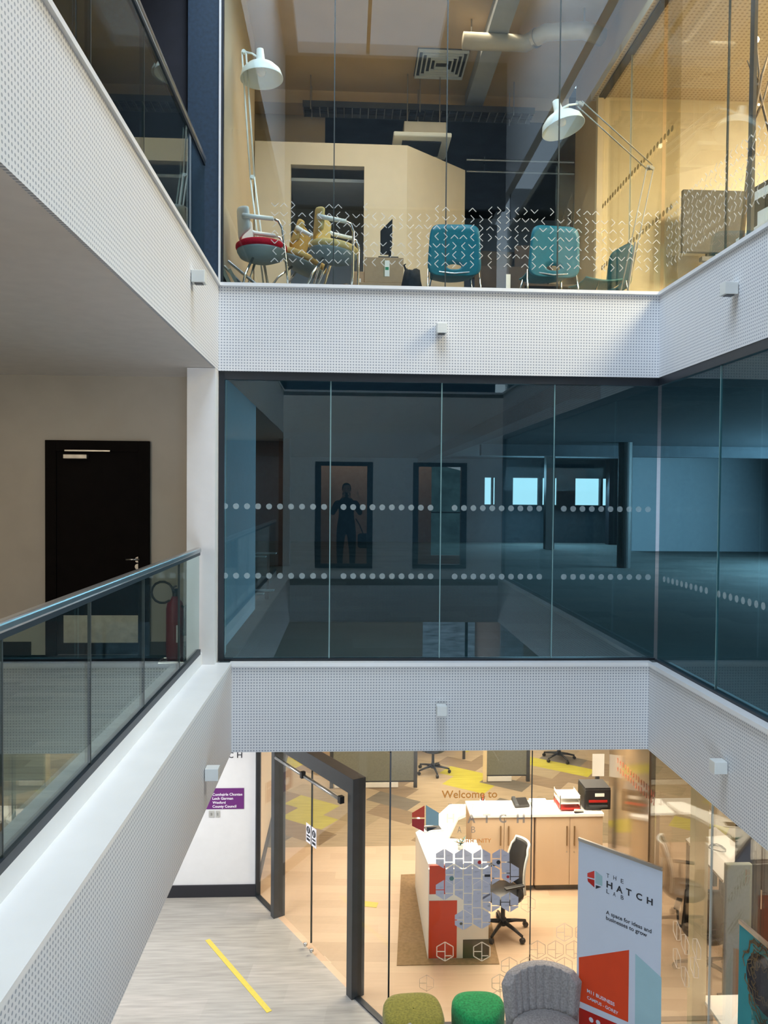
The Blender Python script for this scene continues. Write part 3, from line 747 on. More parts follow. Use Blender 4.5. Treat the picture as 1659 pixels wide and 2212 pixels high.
# strip conduits in the dark ceiling beyond
for i, (py, Y) in enumerate(((345, 13.0), (370, 13.3))):
    a, b = at(1008, py, Y), at(1240, py+6, Y)
    o = MB().tube([a, b], .022, 8).build('conduit', 'steel'); tag(o, '%s of the two thin grey conduits across the dark ceiling beyond the pod' % ('upper' if i == 0 else 'lower'), 'pipe', 'conduits under the dark ceiling')
    for q in (a+Vector((.3, 0, 0)), b+Vector((-.3, 0, 0))): MB().tube([q, Vector((q.x, q.y, 5.62))], .006, 6).build('hanger', 'steel', o)

# giant articulated lamps
def giant_lamp(label, base, elbow, top, headp, aim, R, pair, am='lamp_white', ar=.0085):
    o = thing('floor_lamp', label, 'floor lamp', (base.x, base.y, FU)); O = Vector(o.location)
    MB().lathe([(.17, 0), (.17, .025), (.05, .05), (.03, .09)], (0, 0, 0)).build('base', 'lamp_white', o, smooth=False)
    b0 = Vector((base.x, base.y, FU+.09))
    def twin(p, q, nm, w=pair):
        d = (q-p).normalized(); s = Vector((d.z, 0, -d.x)).normalized()*w
        MB().tube([p+s, q+s], ar, 8).tube([p-s, q-s], ar, 8).build(nm, am, o, local=O, smooth=True)
    twin(b0, elbow, 'lower_arm'); twin(elbow, top, 'upper_arm')
    for c in (elbow, top):
        MB().rbox(c, (pair*2.4, .015, .03), 0, 0, .3).lathe([(.018, -.02), (.018, .02)], c, (0, 1, 0), 16).build('joint', am, o, local=O)
    d = (elbow-b0); MB().tube([b0+d*.05+Vector((.03, -.02, 0)), b0+d*.42+Vector((.0, -.02, 0))], .012, 8).build('spring', 'steel', o, local=O)
    MB().tube([top, (top+headp)/2+Vector((0, 0, .02)), headp], .010, 8).build('head_bracket', 'lamp_white', o, local=O, smooth=True)
    aim = Vector(aim).normalized()
    sh = MB(); sc = R
    prof = [(.10, -1.22), (.16, -1.20), (.20, -.75), (.34, -.55), (.66, -.42), (.90, -.18), (1.0, .14), (1.0, .16)]
    inn = [(.975, .16), (.87, -.16), (.63, -.38), (.30, -.5), (.05, -.52)]
    c = headp + aim*(R*.75)
    n = 32; ax = aim; a = ax.orthogonal().normalized(); bb = ax.cross(a)
    sh.lathe([(r*sc, h*sc) for r, h in prof+inn], c, ax, 36)
    s = sh.build('shade', 'lamp_white', o, local=O, smooth=True)
    MB().lathe([(.06*sc, -.5*sc), (.14*sc, -.35*sc), (.22*sc, -.15*sc), (.16*sc, -.02*sc), (.02, .02*sc)], c, ax, 18).build('bulb', 'bulb_glass', s, local=O, smooth=True)
    return o
Y1 = 7.95
top1 = at(527, 112, Y1); el1 = at(545, 383, Y1); bs1 = at(577, 640, Y1); hd1 = at(563, 128, Y1)
giant_lamp('giant white articulated floor lamp beside the cream left wall, head hanging straight down', bs1, el1, top1, hd1, (.06, 0, -1), .215, .020)
Y2 = 7.62
top2 = at(1252, 224, Y2); el2 = at(1405, 362, Y2); bs2 = at(1346, 640, Y2); hd2 = at(1206, 238, Y2)
giant_lamp('giant articulated floor lamp leaning in from the right, open shade tilted to the void', bs2, el2, top2, hd2, (.26, -.10, -1), .212, .034, 'arm_grey', .0065)

# shell chairs
def shell_mesh():
    """blue moulded back with an oval hand hole: ring grid between hole and outline"""
    m = MB(); n = 48; rings = 7; hx, hz = .072, .026; hc = .078
    vs = []; fs = []
    for j in range(rings+1):
        t = j/rings
        for k in range(n):
            a = 2*math.pi*k/n; ca, sa = math.cos(a), math.sin(a)
            # outline: superellipse, wider to the top
            e = 2/6.0; ox = math.copysign(abs(ca)**e, ca); oz = math.copysign(abs(sa)**e, sa)
            Z = .235+oz*.245; X = ox*(.272-.030*(Z/.48))
            x = hx*ca*(1-t)+X*t; z = (hc+hz*sa)*(1-t)+Z*t
            y = -.10*(z/.42)**1.0*.0 - .02 - .09*(z-.0) + .30*x*x*-1.0
            vs.append((x, y, z+.0))
        if j:
            for k in range(n): fs.append(((j-1)*n+k, (j-1)*n+(k+1) % n, j*n+(k+1) % n, j*n+k))
    m.add(vs, fs); return m
def shell_chair(label, loc, rz, mat, group):
    o = thing('shell_chair', label, 'chair', loc, rz, group)
    b = shell_mesh().build('backrest', mat, o, smooth=True); b.location = (0, .0, .30); b.rotation_euler = (.0, 0, 0)
    md = b.modifiers.new('s', 'SOLIDIFY'); md.thickness = .016
    # seat pan: curved grid, front edge away from the viewer
    m = MB(); nx, ny = 9, 10; vs = []; fs = []
    for j in range(ny+1):
        v = j/ny
        for i in range(nx+1):
            u = i/nx*2-1
            w = .225*(1-.12*v*v); vs.append((u*w, .0+.42*v, .365+.05*(1-v)**4*0+.03*u*u-.03*math.sin(v*3.0)))
    for j in range(ny):
        for i in range(nx): a = j*(nx+1)+i; fs.append((a, a+1, a+nx+2, a+nx+1))
    st = m.add(vs, fs).build('seat', mat, o, smooth=True); md = st.modifiers.new('s', 'SOLIDIFY'); md.thickness = .016
    MB().tube([(-.255, -.02, .36), (-.14, -.04, .325), (0, -.045, .31), (.14, -.04, .325), (.255, -.02, .36)], .008).build('seat_frame', 'chrome', o, smooth=True)
    for sx_ in (-1, 1):
        for y0, y1 in ((.02, -.06), (.30, .42)):
            MB().tube([(sx_*(.255 if y0 < .1 else .2), y0-.03, .36), (sx_*.27, y1, .004)], .0095).build('leg', 'chrome', o, smooth=True)
    return o
g = 'blue shell chairs behind the top glass'
c = at(980, 600, 7.75); shell_chair('blue shell chair seen from behind, oval hand hole catching light, nearest the pod', (c.x, 7.75, FU), -.03, 'blue_plastic', g)
c = at(1192, 600, 7.72); shell_chair('blue shell chair seen from behind, to the left of the leaning giant lamp', (c.x, 7.72, FU), .10, 'blue_plastic', g)
c = at(1325, 600, 8.25); shell_chair('dark teal shell chair standing side-on at the foot of the leaning giant lamp', (c.x, 8.25, FU), 1.75, 'teal_plastic', g)

# padded chairs with white yoke backs
def yoke_chair(label, loc, rz, cush, back, tilt=0, lift=0):
    o = thing('padded_chair', label, 'chair', loc, rz, 'padded chairs by the left wall')
    o.rotation_euler = (0, tilt, rz)
    MB().lathe([(.02, -.085), (.13, -.08), (.205, -.05), (.235, .0), (.235, .015)], (.02, 0, .44)).build('seat_shell', 'seat_shell', o, smooth=True)
    MB().lathe([(.235, .0), (.247, .02), (.245, .05), (.22, .07), (.10, .082), (.01, .084)], (.02, 0, .455)).build('seat_cushion', cush, o, smooth=True)
    # curved back pad
    m = MB(); vs = []; fs = []; n = 12; k = 6
    for i in range(n+1):
        a = -1.0+2.0*i/n
        for j in range(k+1):
            t = j/k; hh = .15*(1-.30*abs(a)**2.2)
            vs.append((-.20+.12*a*a-.02*t, .24*a, .70-hh+2*hh*t))
    for i in range(n):
        for j in range(k): q = i*(k+1)+j; fs.append((q, q+1, q+k+2, q+k+1))
    b = m.add(vs, fs).build('back_pad', back, o, smooth=True); md = b.modifiers.new('s', 'SOLIDIFY'); md.thickness = .035; b.modifiers.new('ss', 'SUBSURF').render_levels = 1
    for s in (-1, 1):
        MB().tube([(-.14, s*.20, .72), (-.06, s*.235, .705), (.14, s*.245, .69)], [.028, .022, .020]).build('arm', 'white_plastic', o, smooth=True)
        MB().tube([(.13, s*.245, .69), (.19, s*.245, .672), (.225, s*.243, .60), (.25, s*.24, .40), (.275, s*.23, .20), (.285, s*.22, .01)], .0125).build('front_leg', 'chrome', o, smooth=True)
        MB().tube([(-.05, s*.10, .37), (-.12, s*.19, .18), (-.15, s*.21, .01)], .0125).build('rear_leg', 'chrome', o, smooth=True)
    return o
c = at(560, 600, 7.62); yoke_chair('padded chair with red cushion and white yoke back, nearest the left wall', (c.x, 7.62, FU), .05, 'red_fabric', 'white_plastic')
c = at(648, 600, 8.3); yoke_chair('padded chair with ochre cushion, tipped forward between the red and the pale yellow chairs', (c.x-.16, 8.3, FU+.13), -.12, 'ochre_fabric', 'ochre_fabric', .42)
c = at(702, 600, 7.72); yoke_chair('padded chair with pale yellow cushion and white yoke back, nearest the cardboard boxes', (c.x-.0, 7.72, FU+.04), -.12, 'yellow_fabric', 'yellow_fabric', .14)

# folded frames on the floor at the far left
c = at(520, 615, 7.5)
o = thing('folding_frame', 'folded grey metal frame lying against the left wall under the chairs', 'frame', (c.x, 7.5, FU))
MB().tube([(-.12, 0, .32), (.25, -.02, .02)], .014).tube([(-.16, .02, .28), (.10, .02, .0+.02)], .012).build('strut', 'steel', o)
MB().rbox((-.13, .06, .16), (.03, .25, .34), 0, 0, -.45).rbox((-.04, .06, .12), (.03, .2, .26), 0, 0, -.5).build('panel', 'screen_fabric', o)

# cardboard boxes, slanted black monitor, bag
def carton(label, px, Y, w, d, h, z0, rz=0, group=None):
    c = at(px, 600, Y); o = thing('cardboard_box', label, 'box', (c.x, Y, z0), rz, group)
    MB().box(-w/2, w/2, -d/2, d/2, 0, h).build('carton', 'cardboard', o, bevel=.004)
    MB().box(w*.02, w*.14, -d/2-.002, -d/2+.001, h*.25, h*.88).build('shipping_label', 'paper', o)
    MB().box(-w*.006, w*.0, -d/2-.0025, -d/2+.001, h*.22, h*.90).box(w*.03, w*.12, -d/2-.003, -d/2-.0005, h*.5, h*.62).build('label_print', 'green_print', o)
    MB().box(-w/2, w/2, -.02, .02, h-.001, h+.002).build('tape', 'mat_brown', o)
    return o
zb = FU; g = 'cardboard boxes beside the pod'
carton('brown cardboard box with white label at the bottom of the stack', 820, 8.6, .48, .34, .40, FU, 0, g)
carton('brown cardboard box on top of the stack, under the black slanted monitor', 828, 8.6, .42, .32, .27, FU+.403, 0, g)
carton('low open cardboard box to the left of the labelled stack', 775, 9.1, .16, .3, .66, FU, 0, g)
zt2 = FU+.403+.273
o = thing('computer_monitor', 'black slim monitor turned edge-on, standing on the cardboard boxes', 'monitor', (at(838, 560, 8.6).x, 8.6, zt2))
pl = [at(822, 498, 8.55), at(848, 472, 8.55), at(847, 533, 8.55), at(839, 548, 8.55), at(822, 548, 8.55)]
MB().prism([p-Vector(o.location) for p in pl], (.0, .05, 0)).build('screen', 'screen_black', o, bevel=.003)
MB().rbox((.02, 0, .07), (.03, .03, .14)).build('neck', 'black_plastic', o)
MB().rbox((.0, 0, .014), (.22, .2, .028)).build('foot', 'black_plastic', o, bevel=.004)
m = MB(); n = 14; vs = []; fs = []
c = at(889, 600, 8.22); bagp = (c.x, 8.22, FU)
prof = [(.13, .0), (.145, .05), (.14, .16), (.12, .24), (.09, .30), (.06, .31)]
o = thing('rubbish_bag', 'slumped black bag on the floor between the boxes and the first blue chair', 'bag', bagp)
b = MB().lathe(prof, (0, 0, 0), (0, 0, 1), 14); rr = random.Random(3)
b.v = [(x*.88*(1+rr.uniform(-.12, .12)), y*.8*(1+rr.uniform(-.15, .15)), 1.5*z*(1+rr.uniform(-.06, .08))) for x, y, z in b.v]
b.build('sack', 'black_bag', o, smooth=True)
MB().tube([(-.05, 0, .45), (-.08, 0, .53), (-.06, 0, .545)], [.016, .01, .004], 8).build('tied_end', 'black_bag', o)
# cable reel thing by the left box
c = at(748, 600, 8.3); o = thing('desk_fan', 'small dark fan on a stand between the yellow chair and the boxes', 'fan', (c.x, 8.3, FU))
MB().lathe([(.09, 0), (.09, .02), (.02, .03)], (0, 0, 0)).tube([(0, 0, .03), (0, 0, .26)], .012).build('stand', 'black_plastic', o)
MB().lathe([(.03, -.04), (.05, 0), (.03, .03)], (0, 0, .30), (.3, -1, 0)).build('motor', 'black_plastic', o, smooth=True)
# desks and dark monitors further back
def desk_with_legs(name, label, x0, x1, y0, y1, z0, zt, top, legs, cat='desk', group=None, th=.03):
    o = thing(name, label, cat, ((x0+x1)/2, (y0+y1)/2, z0), 0, group); w, d = (x1-x0)/2, (y1-y0)/2; h = zt-z0
    MB().box(-w, w, -d, d, h-th, h).build('desktop', top, o, bevel=.003)
    for sx_ in (-1, 1):
        for sy_ in (-1, 1): MB().rbox((sx_*(w-.05), sy_*(d-.05), (h-th)/2), (.05, .05, h-th)).build('leg', legs, o)
    return o
a, b = at(1035, 590, 9.6), at(1235, 590, 9.6)
zd = FU+.74
dk = desk_with_legs('desk', 'dark desk carrying monitors behind the blue chairs', a.x, b.x, 9.4, 10.1, FU, zd-.05, 'wood_dark', 'black_plastic')
def monitor(label, c, w, h, rz=0, mat='screen_black', group=None, zlift=.1):
    o = thing('computer_monitor', label, 'monitor', c, rz, group)
    MB().rbox((0, 0, zlift+h/2), (w, .045, h)).build('screen', mat, o, bevel=.006)
    MB().rbox((0, .03, (zlift+.06)/2), (.06, .02, zlift+.06)).build('neck', 'black_plastic', o)
    MB().rbox((0, .02, .008), (.24, .18, .016)).build('foot', 'black_plastic', o, bevel=.003)
    return o
g = 'dark monitors on the desk behind the blue chairs'
zt_d = zd-.05
c = at(1065, 560, 9.62); monitor('wide black monitor on the dark desk, left one between the blue chairs', (c.x, 9.62, zt_d), .52, .34, .05, 'screen_black', g)
c = at(1152, 560, 9.55); monitor('tall brown-black monitor on the dark desk, right one between the blue chairs', (c.x, 9.55, zt_d), .46, .40, -.12, 'wood_dark', g)
c = at(1215, 560, 9.95); monitor('small black monitor on the dark desk behind the second blue chair', (c.x, 9.95, zt_d), .40, .38, .2, 'screen_black', g)
o = MB().rbox((0, 0, .36), (.5, .45, .72)).build('storage_pedestal', 'wood_dark'); c = at(1080, 600, 9.0); o.location = (c.x, 9.05, FU); tag(o, 'dark storage pedestal between the two blue chairs', 'cabinet')
MB().rbox((.06, -.228, .55), (.05, .01, .16)).build('handle', 'paper', o)
# dark sloping stair flight seen beyond
a, b = at(1205, 520, 10.3), at(1238, 415, 10.3)
o = thing('stair_rail', 'dark sloping stair rail at the tan wall end, right of the blue chairs', 'frame', (at(1225, 500, 10.3).x, 10.3, FU))
pl = [at(1205, 535, 10.3), at(1205, 500, 10.3), at(1238, 413, 10.3), at(1238, 450, 10.3), at(1216, 505, 10.3), at(1214, 540, 10.3)]
MB().prism([p-Vector(o.location) for p in pl], (0, .05, 0)).build('rail', 'wood_dark', o)
pl = [at(1234, 450, 10.3), at(1238, 450, 10.3), at(1238, 620, 10.3), at(1234, 620, 10.3)]; pl[2].z = pl[3].z = FU
MB().prism([p-Vector(o.location) for p in pl], (0, .05, 0)).build('post', 'wood_dark', o)

# meeting room: wall screen on a stand, table, tree lamp, black carton
Yt = 9.1
tv = thing('television', 'large black screen on a stand against the bright back wall of the meeting room', 'television', (at(1540, 560, Yt).x, Yt+.06, FU)); O = Vector(tv.location)
pl = [at(1477, 413, Yt), at(1612, 428, Yt), at(1604, 541, Yt), at(1473, 548, Yt)]
p = at(1540, 480, Yt); w = pl[1].x-pl[0].x; h = pl[0].z-pl[3].z
MB().rbox((p.x, Yt, p.z), (w, .06, h), 0).build('screen', 'tv_dark', tv, local=O, bevel=.008)
MB().rbox((p.x, Yt+.05, (FU+p.z)/2), (.10, .05, p.z-FU)).build('pole', 'grey_frame', tv, local=O)
MB().rbox((p.x, Yt+.06, FU+.02), (.8, .5, .04)).build('base', 'grey_frame', tv, local=O)
MB().rbox((p.x+.1, Yt-.02, p.z-h/2-.08), (.5, .08, .05)).build('speaker_bar', 'grey_frame', tv, local=O)
#desk_with_legs('meeting_table', 'white meeting table in front of the black screen', 4.3, 6.3, 6.8, 8.2, FU, FU+.74, 'desk_white', 'steel', 'table')
# branch lamp
lx, ly = onx(1640, 300, 3.35).x, onx(1640, 300, 3.35).y
o = thing('branch_lamp', 'tree-branch floor lamp with glowing bulb tips in the bright room, far upper right', 'floor lamp', (3.32, onx(1632, 300, 3.32).y, FU)); O = Vector(o.location); yl = O.y
MB().lathe([(.16, 0), (.16, .02), (.03, .04)], (0, 0, 0)).build('base', 'wood_dark', o)
def br(pts, nm, r): return MB().tube([at(px, py, yl) for px, py in pts], r, 8).build(nm, 'wood_branch', o, local=O, smooth=True)
br([(1598, 560), (1612, 420), (1630, 240), (1645, 165), (1659, 120)], 'branch', [.022, .02, .017, .012, .008])
br([(1632, 225), (1640, 160), (1634, 95)], 'branch', [.013, .010, .007])
br([(1640, 175), (1622, 150), (1614, 130)], 'branch', [.010, .008, .005])
br([(1636, 180), (1655, 260), (1672, 330)], 'branch', [.012, .010, .006])
br([(1628, 260), (1648, 220), (1668, 150)], 'branch', [.012, .010, .006])
p = at(1598, 560, yl); MB().tube([p, (O.x, O.y, FU+.03)], .022, 8).build('trunk', 'wood_branch', o, local=O)
for px, py, r in ((1634, 86, .024), (1639, 226, .009), (1631, 302, .009)):
    MB().lathe([(.002, -r), (r*.7, -r*.7), (r, 0), (r*.7, r*.7), (.002, r)], at(px, py, yl), (0, 0, 1), 16).build('bulb', 'bulb_lit', o, local=O, smooth=True)
c = onx(1635, 480, 3.85); yb_ = c.y
sd = desk_with_legs('side_table', 'small white side table under the black carton by the glass, upper right', 3.8, 4.4, yb_-.3, yb_+.3, FU, at(1635, 495, yb_).z, 'desk_white', 'steel', 'table')
o = thing('printer_carton', 'black and white printed carton at the right edge of the photo on the top floor', 'box', (4.08, yb_, at(1635, 495, yb_).z), .15)
hh = at(1635, 392, yb_).z-at(1635, 495, yb_).z
MB().box(-.17, .25, -.2, .2, 0, hh).build('carton', 'screen_black', o, bevel=.005)
MB().box(-.174, -.17, -.19, .1, .02, hh*.42).box(-.174, -.17, -.1, .19, hh*.7, hh*.88).build('printed_panel', 'paper', o)

# ================================================================== MIDDLE FAR FLOOR
def column(label, px, py_base, w, round_, mat, x=None):
    p = onz(px, py_base, -1.6); 
    if round_: o = MB().lathe([(w/2, 0), (w/2, ZS+.06+1.6)], (0, 0, 0), (0, 0, 1), 24).build('column', mat, smooth=False)
    else: o = MB().rbox((0, 0, (ZS+.06+1.6)/2), (w, w, ZS+.06+1.6)).build('column', mat)
    o.location = (p.x, p.y, -1.6); o['kind'] = 'structure'
    return o
column('', 1347, 1226, .30, True, 'steel_post')
column('', 1185, 1186, .26, False, 'steel_post')
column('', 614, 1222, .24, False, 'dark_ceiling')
column('', 1322, 1176, .35, False, 'black_panel')
# things on the dark floor glimpsed by the left wall
for i, (px, py) in enumerate(((575, 1195), (570, 1275))):
    c = at(px, py, 11.6); o = thing('wall_shelf', 'thin pale shelf on the dark left side of the empty floor, %s one' % ('upper' if i == 0 else 'lower'), 'shelf', c, 0, 'pale shelves on the empty floor')
    MB().rbox((0, 0, 0), (.30, .2, .012)).build('board', 'paper', o); MB().rbox((-.1, 0, -.05), (.2, .18, .012)).build('lower_board', 'paper', o)
    MB().rbox((.02, .09, (-1.6-c.z)/2), (.03, .03, c.z+1.6)).build('upright', 'grey_frame', o)

# ================================================================== OUTSIDE (seen in the mirrored corridor window)
struct('ground', MB().box(-60, 60, -80, -6, -6.2, -6), 'car_park')
m = MB(); vs = [(-60+i*6, -62-4*math.sin(i), -6) for i in range(21)] + [(-60+i*6, -70, 2.5+1.6*math.sin(i*1.3)) for i in range(21)]
m.add(vs, [(i, i+1, i+22, i+21) for i in range(20)]); m.prism([(-60, -71, -6), (60, -71, -6), (60, -71, 1), (-60, -71, 1)], (0, -1, 0))
o = struct('hill', m, 'hill_green')

# ================================================================== PERSON (mirrored in the middle glass)
pr = thing('person', 'person in dark coat holding up a phone, mirrored in the middle glass', 'person', (0, -.42, -1.6))
def skinned(name, pts, edges, mat, parent, sub=2):
    me = bpy.data.meshes.new(name); me.from_pydata([p[:3] for p in pts], edges, []); me.update(); me.materials.append(MT[mat])
    o = bpy.data.objects.new(name, me); COL.objects.link(o); o.parent = parent
    sk = o.modifiers.new('skin', 'SKIN')
    for v, p in zip(me.skin_vertices[0].data, pts): v.radius = (p[3], p[4] if len(p) > 4 else p[3])
    me.skin_vertices[0].data[0].use_root = True
    sk.use_smooth_shade = True
    s = o.modifiers.new('sub', 'SUBSURF'); s.levels = 1; s.render_levels = sub
    return o
hz = 1.0
pts = [(0, 0, .98, .16, .12), (0, 0, 1.15, .155, .11), (0, 0, 1.32, .17, .115), (0, 0, 1.46, .11, .08), (0, .02, 1.52, .058), (0, .03, 1.57, .055),
       (.19, 0, 1.42, .065), (.27, .06, 1.20, .05), (.16, .26, 1.36, .04), (.07, .345, 1.50, .03),
       (-.19, 0, 1.42, .065), (-.27, .06, 1.20, .05), (-.16, .26, 1.36, .04), (-.07, .345, 1.50, .03),
       (.10, 0, .88, .10), (.12, .02, .50, .07), (.12, 0, .10, .05), (.12, .12, .04, .04),
       (-.10, 0, .88, .10), (-.12, .02, .50, .07), (-.12, 0, .10, .05), (-.12, .12, .04, .04)]
ed = [(0, 1), (1, 2), (2, 3), (3, 4), (4, 5), (2, 6), (6, 7), (7, 8), (8, 9), (2, 10), (10, 11), (11, 12), (12, 13), (0, 14), (14, 15), (15, 16), (16, 17), (0, 18), (18, 19), (19, 20), (20, 21)]
skinned('clothed_body', pts, ed, 'coat_navy', pr)
hd = MB().lathe([(.02, -.115), (.045, -.105), (.062, -.07), (.075, -.01), (.078, .04), (.066, .085), (.04, .11), (.01, .118)], (0, .05, 1.655), (0, 0, 1), 20)
hd.lathe([(.012, -.02), (.016, 0), (.006, .022)], (0, .132, 1.645), (0, .2, 1), 8)
hd.lathe([(.02, -.012), (.022, .0), (.01, .012)], (.08, .045, 1.65), (1, 0, 0), 10).lathe([(.02, -.012), (.022, .0), (.01, .012)], (-.08, .045, 1.65), (-1, 0, 0), 10)
hd.build('head', 'skin', pr, smooth=True)
MB().lathe([(.082, -.02), (.088, .03), (.076, .085), (.045, .122), (.005, .132)], (0, .035, 1.665), (0, -.15, 1), 20).build('hair', 'hair', pr, smooth=True)
for s in (-1, 1):
    hp = [(s*.075, .345, 1.50, .026, .018), (s*.062, .37, 1.545, .026, .014), (s*.045, .39, 1.58, .010)]
    sk_pts = hp + [(s*.02, .392, 1.60, .009), (s*.05, .395, 1.565, .009), (s*.02, .395, 1.575, .009), (s*.055, .392, 1.60, .009), (s*.03, .39, 1.625, .008), (s*.045, .385, 1.52, .010), (s*.025, .38, 1.545, .009)]
    skinned('hand', sk_pts, [(0, 1), (1, 2), (2, 3), (1, 4), (4, 5), (2, 6), (6, 7), (1, 8), (8, 9)], 'skin', pr, 1)
ph = MB().box(-.075, .075, -.05, -.042, -.075, .006).build('smartphone', 'screen_black'); tag(ph, 'black smartphone held up in both hands of the person in the dark coat', 'phone')
bg_ = thing('shoulder_bag', 'dark shoulder bag hanging at the side of the person in the dark coat', 'bag', (.33, -.38, -1.05))
MB().rbox((0, 0, .14), (.22, .14, .28)).build('bag_body', 'coat_navy', bg_, bevel=.05, seg=4)
MB().tube([(.0, 0, .26), (-.08, 0, .45), (-.15, -.02, .56)], .012).build('strap', 'coat_navy', bg_)

# ================================================================== GROUND FLOOR: LOBBY
def quad_on(mb, pts, n, th=.002): return mb.prism(pts, Vector(n)*th)
# floor tape
p0, p1 = onz(448, 2030, G), onz(582, 2186, G); d = (p1-p0); L = d.length; c = (p0+p1)/2
o = MB().rbox((0, 0, .0015), (L, .055, .003), math.atan2(d.y, d.x)).build('floor_tape', 'tape_yellow'); o.location = (c.x, c.y, G); tag(o, 'strip of yellow tape stuck across the pale lobby floor', 'tape')
c = onz(793, 1953, G); o = MB().rbox((0, 0, .0015), (.26, .12, .003), -.25).build('floor_marker', 'tape_yellow'); o.location = (c.x, c.y, G); tag(o, 'small yellow sticker on the floor just inside the glass doors', 'tape')
# purple council sign
yw = YW-.004
def fy(px, py, Y): return at(px, py, Y)
a, b = at(418, 1703, yw), at(527, 1747, yw)
sg = thing('wall_sign', 'purple county council sign with white lettering on the white lobby wall', 'sign', ((a.x+b.x)/2, yw, (a.z+b.z)/2)); O = Vector(sg.location)
MB().box(a.x, b.x, yw-.006, yw, b.z, a.z).build('sign_board', 'purple_sign', sg, local=O, bevel=.012)
lt = MB(); lines = ['Comhairle Chontae', 'Loch Garman', 'Wexford', 'County Council']; ws = [64, 44, 28, 51]
for i, (s, w) in enumerate(zip(lines, ws)):
    p = at(459, 1719+8.6*i, yw-.0075); text_on(lt, s, p, (1, 0, 0), (0, 0, 1), w/F*yw, .02)
lt.build('lettering', 'sign_white', sg, local=O)
m = MB(); disc(m, at(440, 1727, yw-.0075), .05, (0, -1, 0), .001); m.build('emblem', 'sign_white', sg, local=O)
lt = MB()
for ch_, px in zip('HATCH', (432, 452, 473, 493, 512)): text_on(lt, ch_, at(px, 1637, yw-.001), (1, 0, 0), (0, 0, 1), 11/F*yw, .01)
o = lt.build('wall_lettering', 'ink'); tag(o, 'dark spaced letters high on the white lobby wall, partly hidden by the fascia', 'lettering')
for i, (x0, x1) in enumerate(((451, 463), (466, 475))):
    a, b = at(x0, 1751, yw), at(x1, 1765, yw)
    o = thing('light_switch', '%s metal switch plate under the purple sign' % ('wider left' if i == 0 else 'narrower right'), 'switch', ((a.x+b.x)/2, yw, (a.z+b.z)/2), 0, 'switch plates under the purple sign')
    w, h = b.x-a.x, a.z-b.z; MB().box(-w/2, w/2, -.008, 0, -h/2, h/2).build('plate', 'switch_plate', o, bevel=.002)
    MB().box(-w/6, w/6, -.012, -.008, -h/5, h/5).build('rocker', 'steel', o)

# roller banners
def banner_frame(name, label, tl, tr_, zb):
    o = thing(name, label, 'banner', ((tl.x+tr_.x)/2, (tl.y+tr_.y)/2, zb)); O = Vector(o.location)
    d = Vector((tr_.x-tl.x, tr_.y-tl.y, 0)); L = d.length; ux = d.normalized(); n = Vector((-ux.y, ux.x, 0)); n = n if n.y < 0 else -n
    z0, z1 = zb+.06, tl.z
    MB().prism([(tl.x, tl.y, z0), (tr_.x, tr_.y, z0), (tr_.x, tr_.y, z1), (tl.x, tl.y, z1)], -n*.003).build('printed_sheet', 'banner_white', o, local=O)
    rz = math.atan2(ux.y, ux.x)
    MB().rbox(((tl.x+tr_.x)/2, (tl.y+tr_.y)/2, z1), (L, .022, .028), rz).build('top_rail', 'steel', o, local=O)
    MB().rbox(((tl.x+tr_.x)/2, (tl.y+tr_.y)/2, zb+.035), (L+.03, .16, .07), rz).build('cassette', 'steel', o, local=O, bevel=.012)
    MB().tube([(c_ := Vector(((tl.x+tr_.x)/2, (tl.y+tr_.y)/2, zb+.05))-n*.03), c_+Vector((0, 0, z1-zb-.05))], .008).build('support_pole', 'steel', o, local=O)
    return o, O, n, ux
TL, TR = onz(1250, 1812, -3.10), onz(1431, 1878, -3.10)
bn, O, nb, ub = banner_frame('roller_banner', 'tall white roller banner with red and pale blue blocks and a hexagon logo', TL, TR, G)
def bh(px, py, k=.001): return hit(px, py, TL+nb*k, nb)
def bpoly(name, pts, mat, k=.0006, parent=None): return MB().prism([bh(x, y, k) for x, y in pts], nb*.0008).build(name, mat, parent or bn, local=O)
bpoly('red_block', [(1250.5, 2068), (1359, 2052), (1357, 2208), (1250.5, 2162)], 'orange_red')
bpoly('lower_red_block', [(1250.5, 2176), (1357, 2222), (1357, 2262), (1250.5, 2262)], 'deep_red')
bpoly('pale_blue_block', [(1372.5, 2060), (1429, 2112), (1427, 2330), (1371, 2290)], 'banner_blue')
lg = bpoly('logo_upper_left', [(1269, 1886), (1284, 1881), (1284, 1898), (1269, 1894)], 'logo_red')
bpoly('logo_lower_left', [(1269, 1897), (1284, 1901), (1284, 1917), (1270, 1904)], 'deep_red')
bpoly('logo_right', [(1286, 1881), (1301, 1893), (1301, 1914), (1286, 1908)], 'logo_blue')
bpoly('logo_corner', [(1287, 1912), (1299, 1916), (1287, 1920)], 'ink')
def btext(mb, s, px, py, w_px, bold=.0, hpx=None):
    """text from baseline-left point on the banner, running along it"""
    a = bh(px, py, .0018); e = bh(px+w_px, py, .0018); w = (e-a).dot(ub)
    h = None if hpx is None else (bh(px, py-hpx, .0018)-a).z
    text_on(mb, s, a, ub, (0, 0, 1), w, bold, h)
def bslope(x0, y0, x1, y1): return (y1-y0)/(x1-x0)
m = MB()
for s, x, y in zip('THE', (1310, 1325, 1341), (1895, 1900, 1907)): btext(m, s, x, y, 6, .0, 9)
for s, x, y, w in zip('HATCH', (1310, 1331, 1352, 1374, 1397), (1916, 1925, 1932, 1941, 1951), (13, 14, 12, 13, 13)): btext(m, s, x, y, w, .03, 14)
for s, x, y in zip('LAB', (1310, 1324, 1341), (1929, 1935, 1942)): btext(m, s, x, y, 6, .0, 9)
m.build('title_lettering', 'ink', bn, local=O)
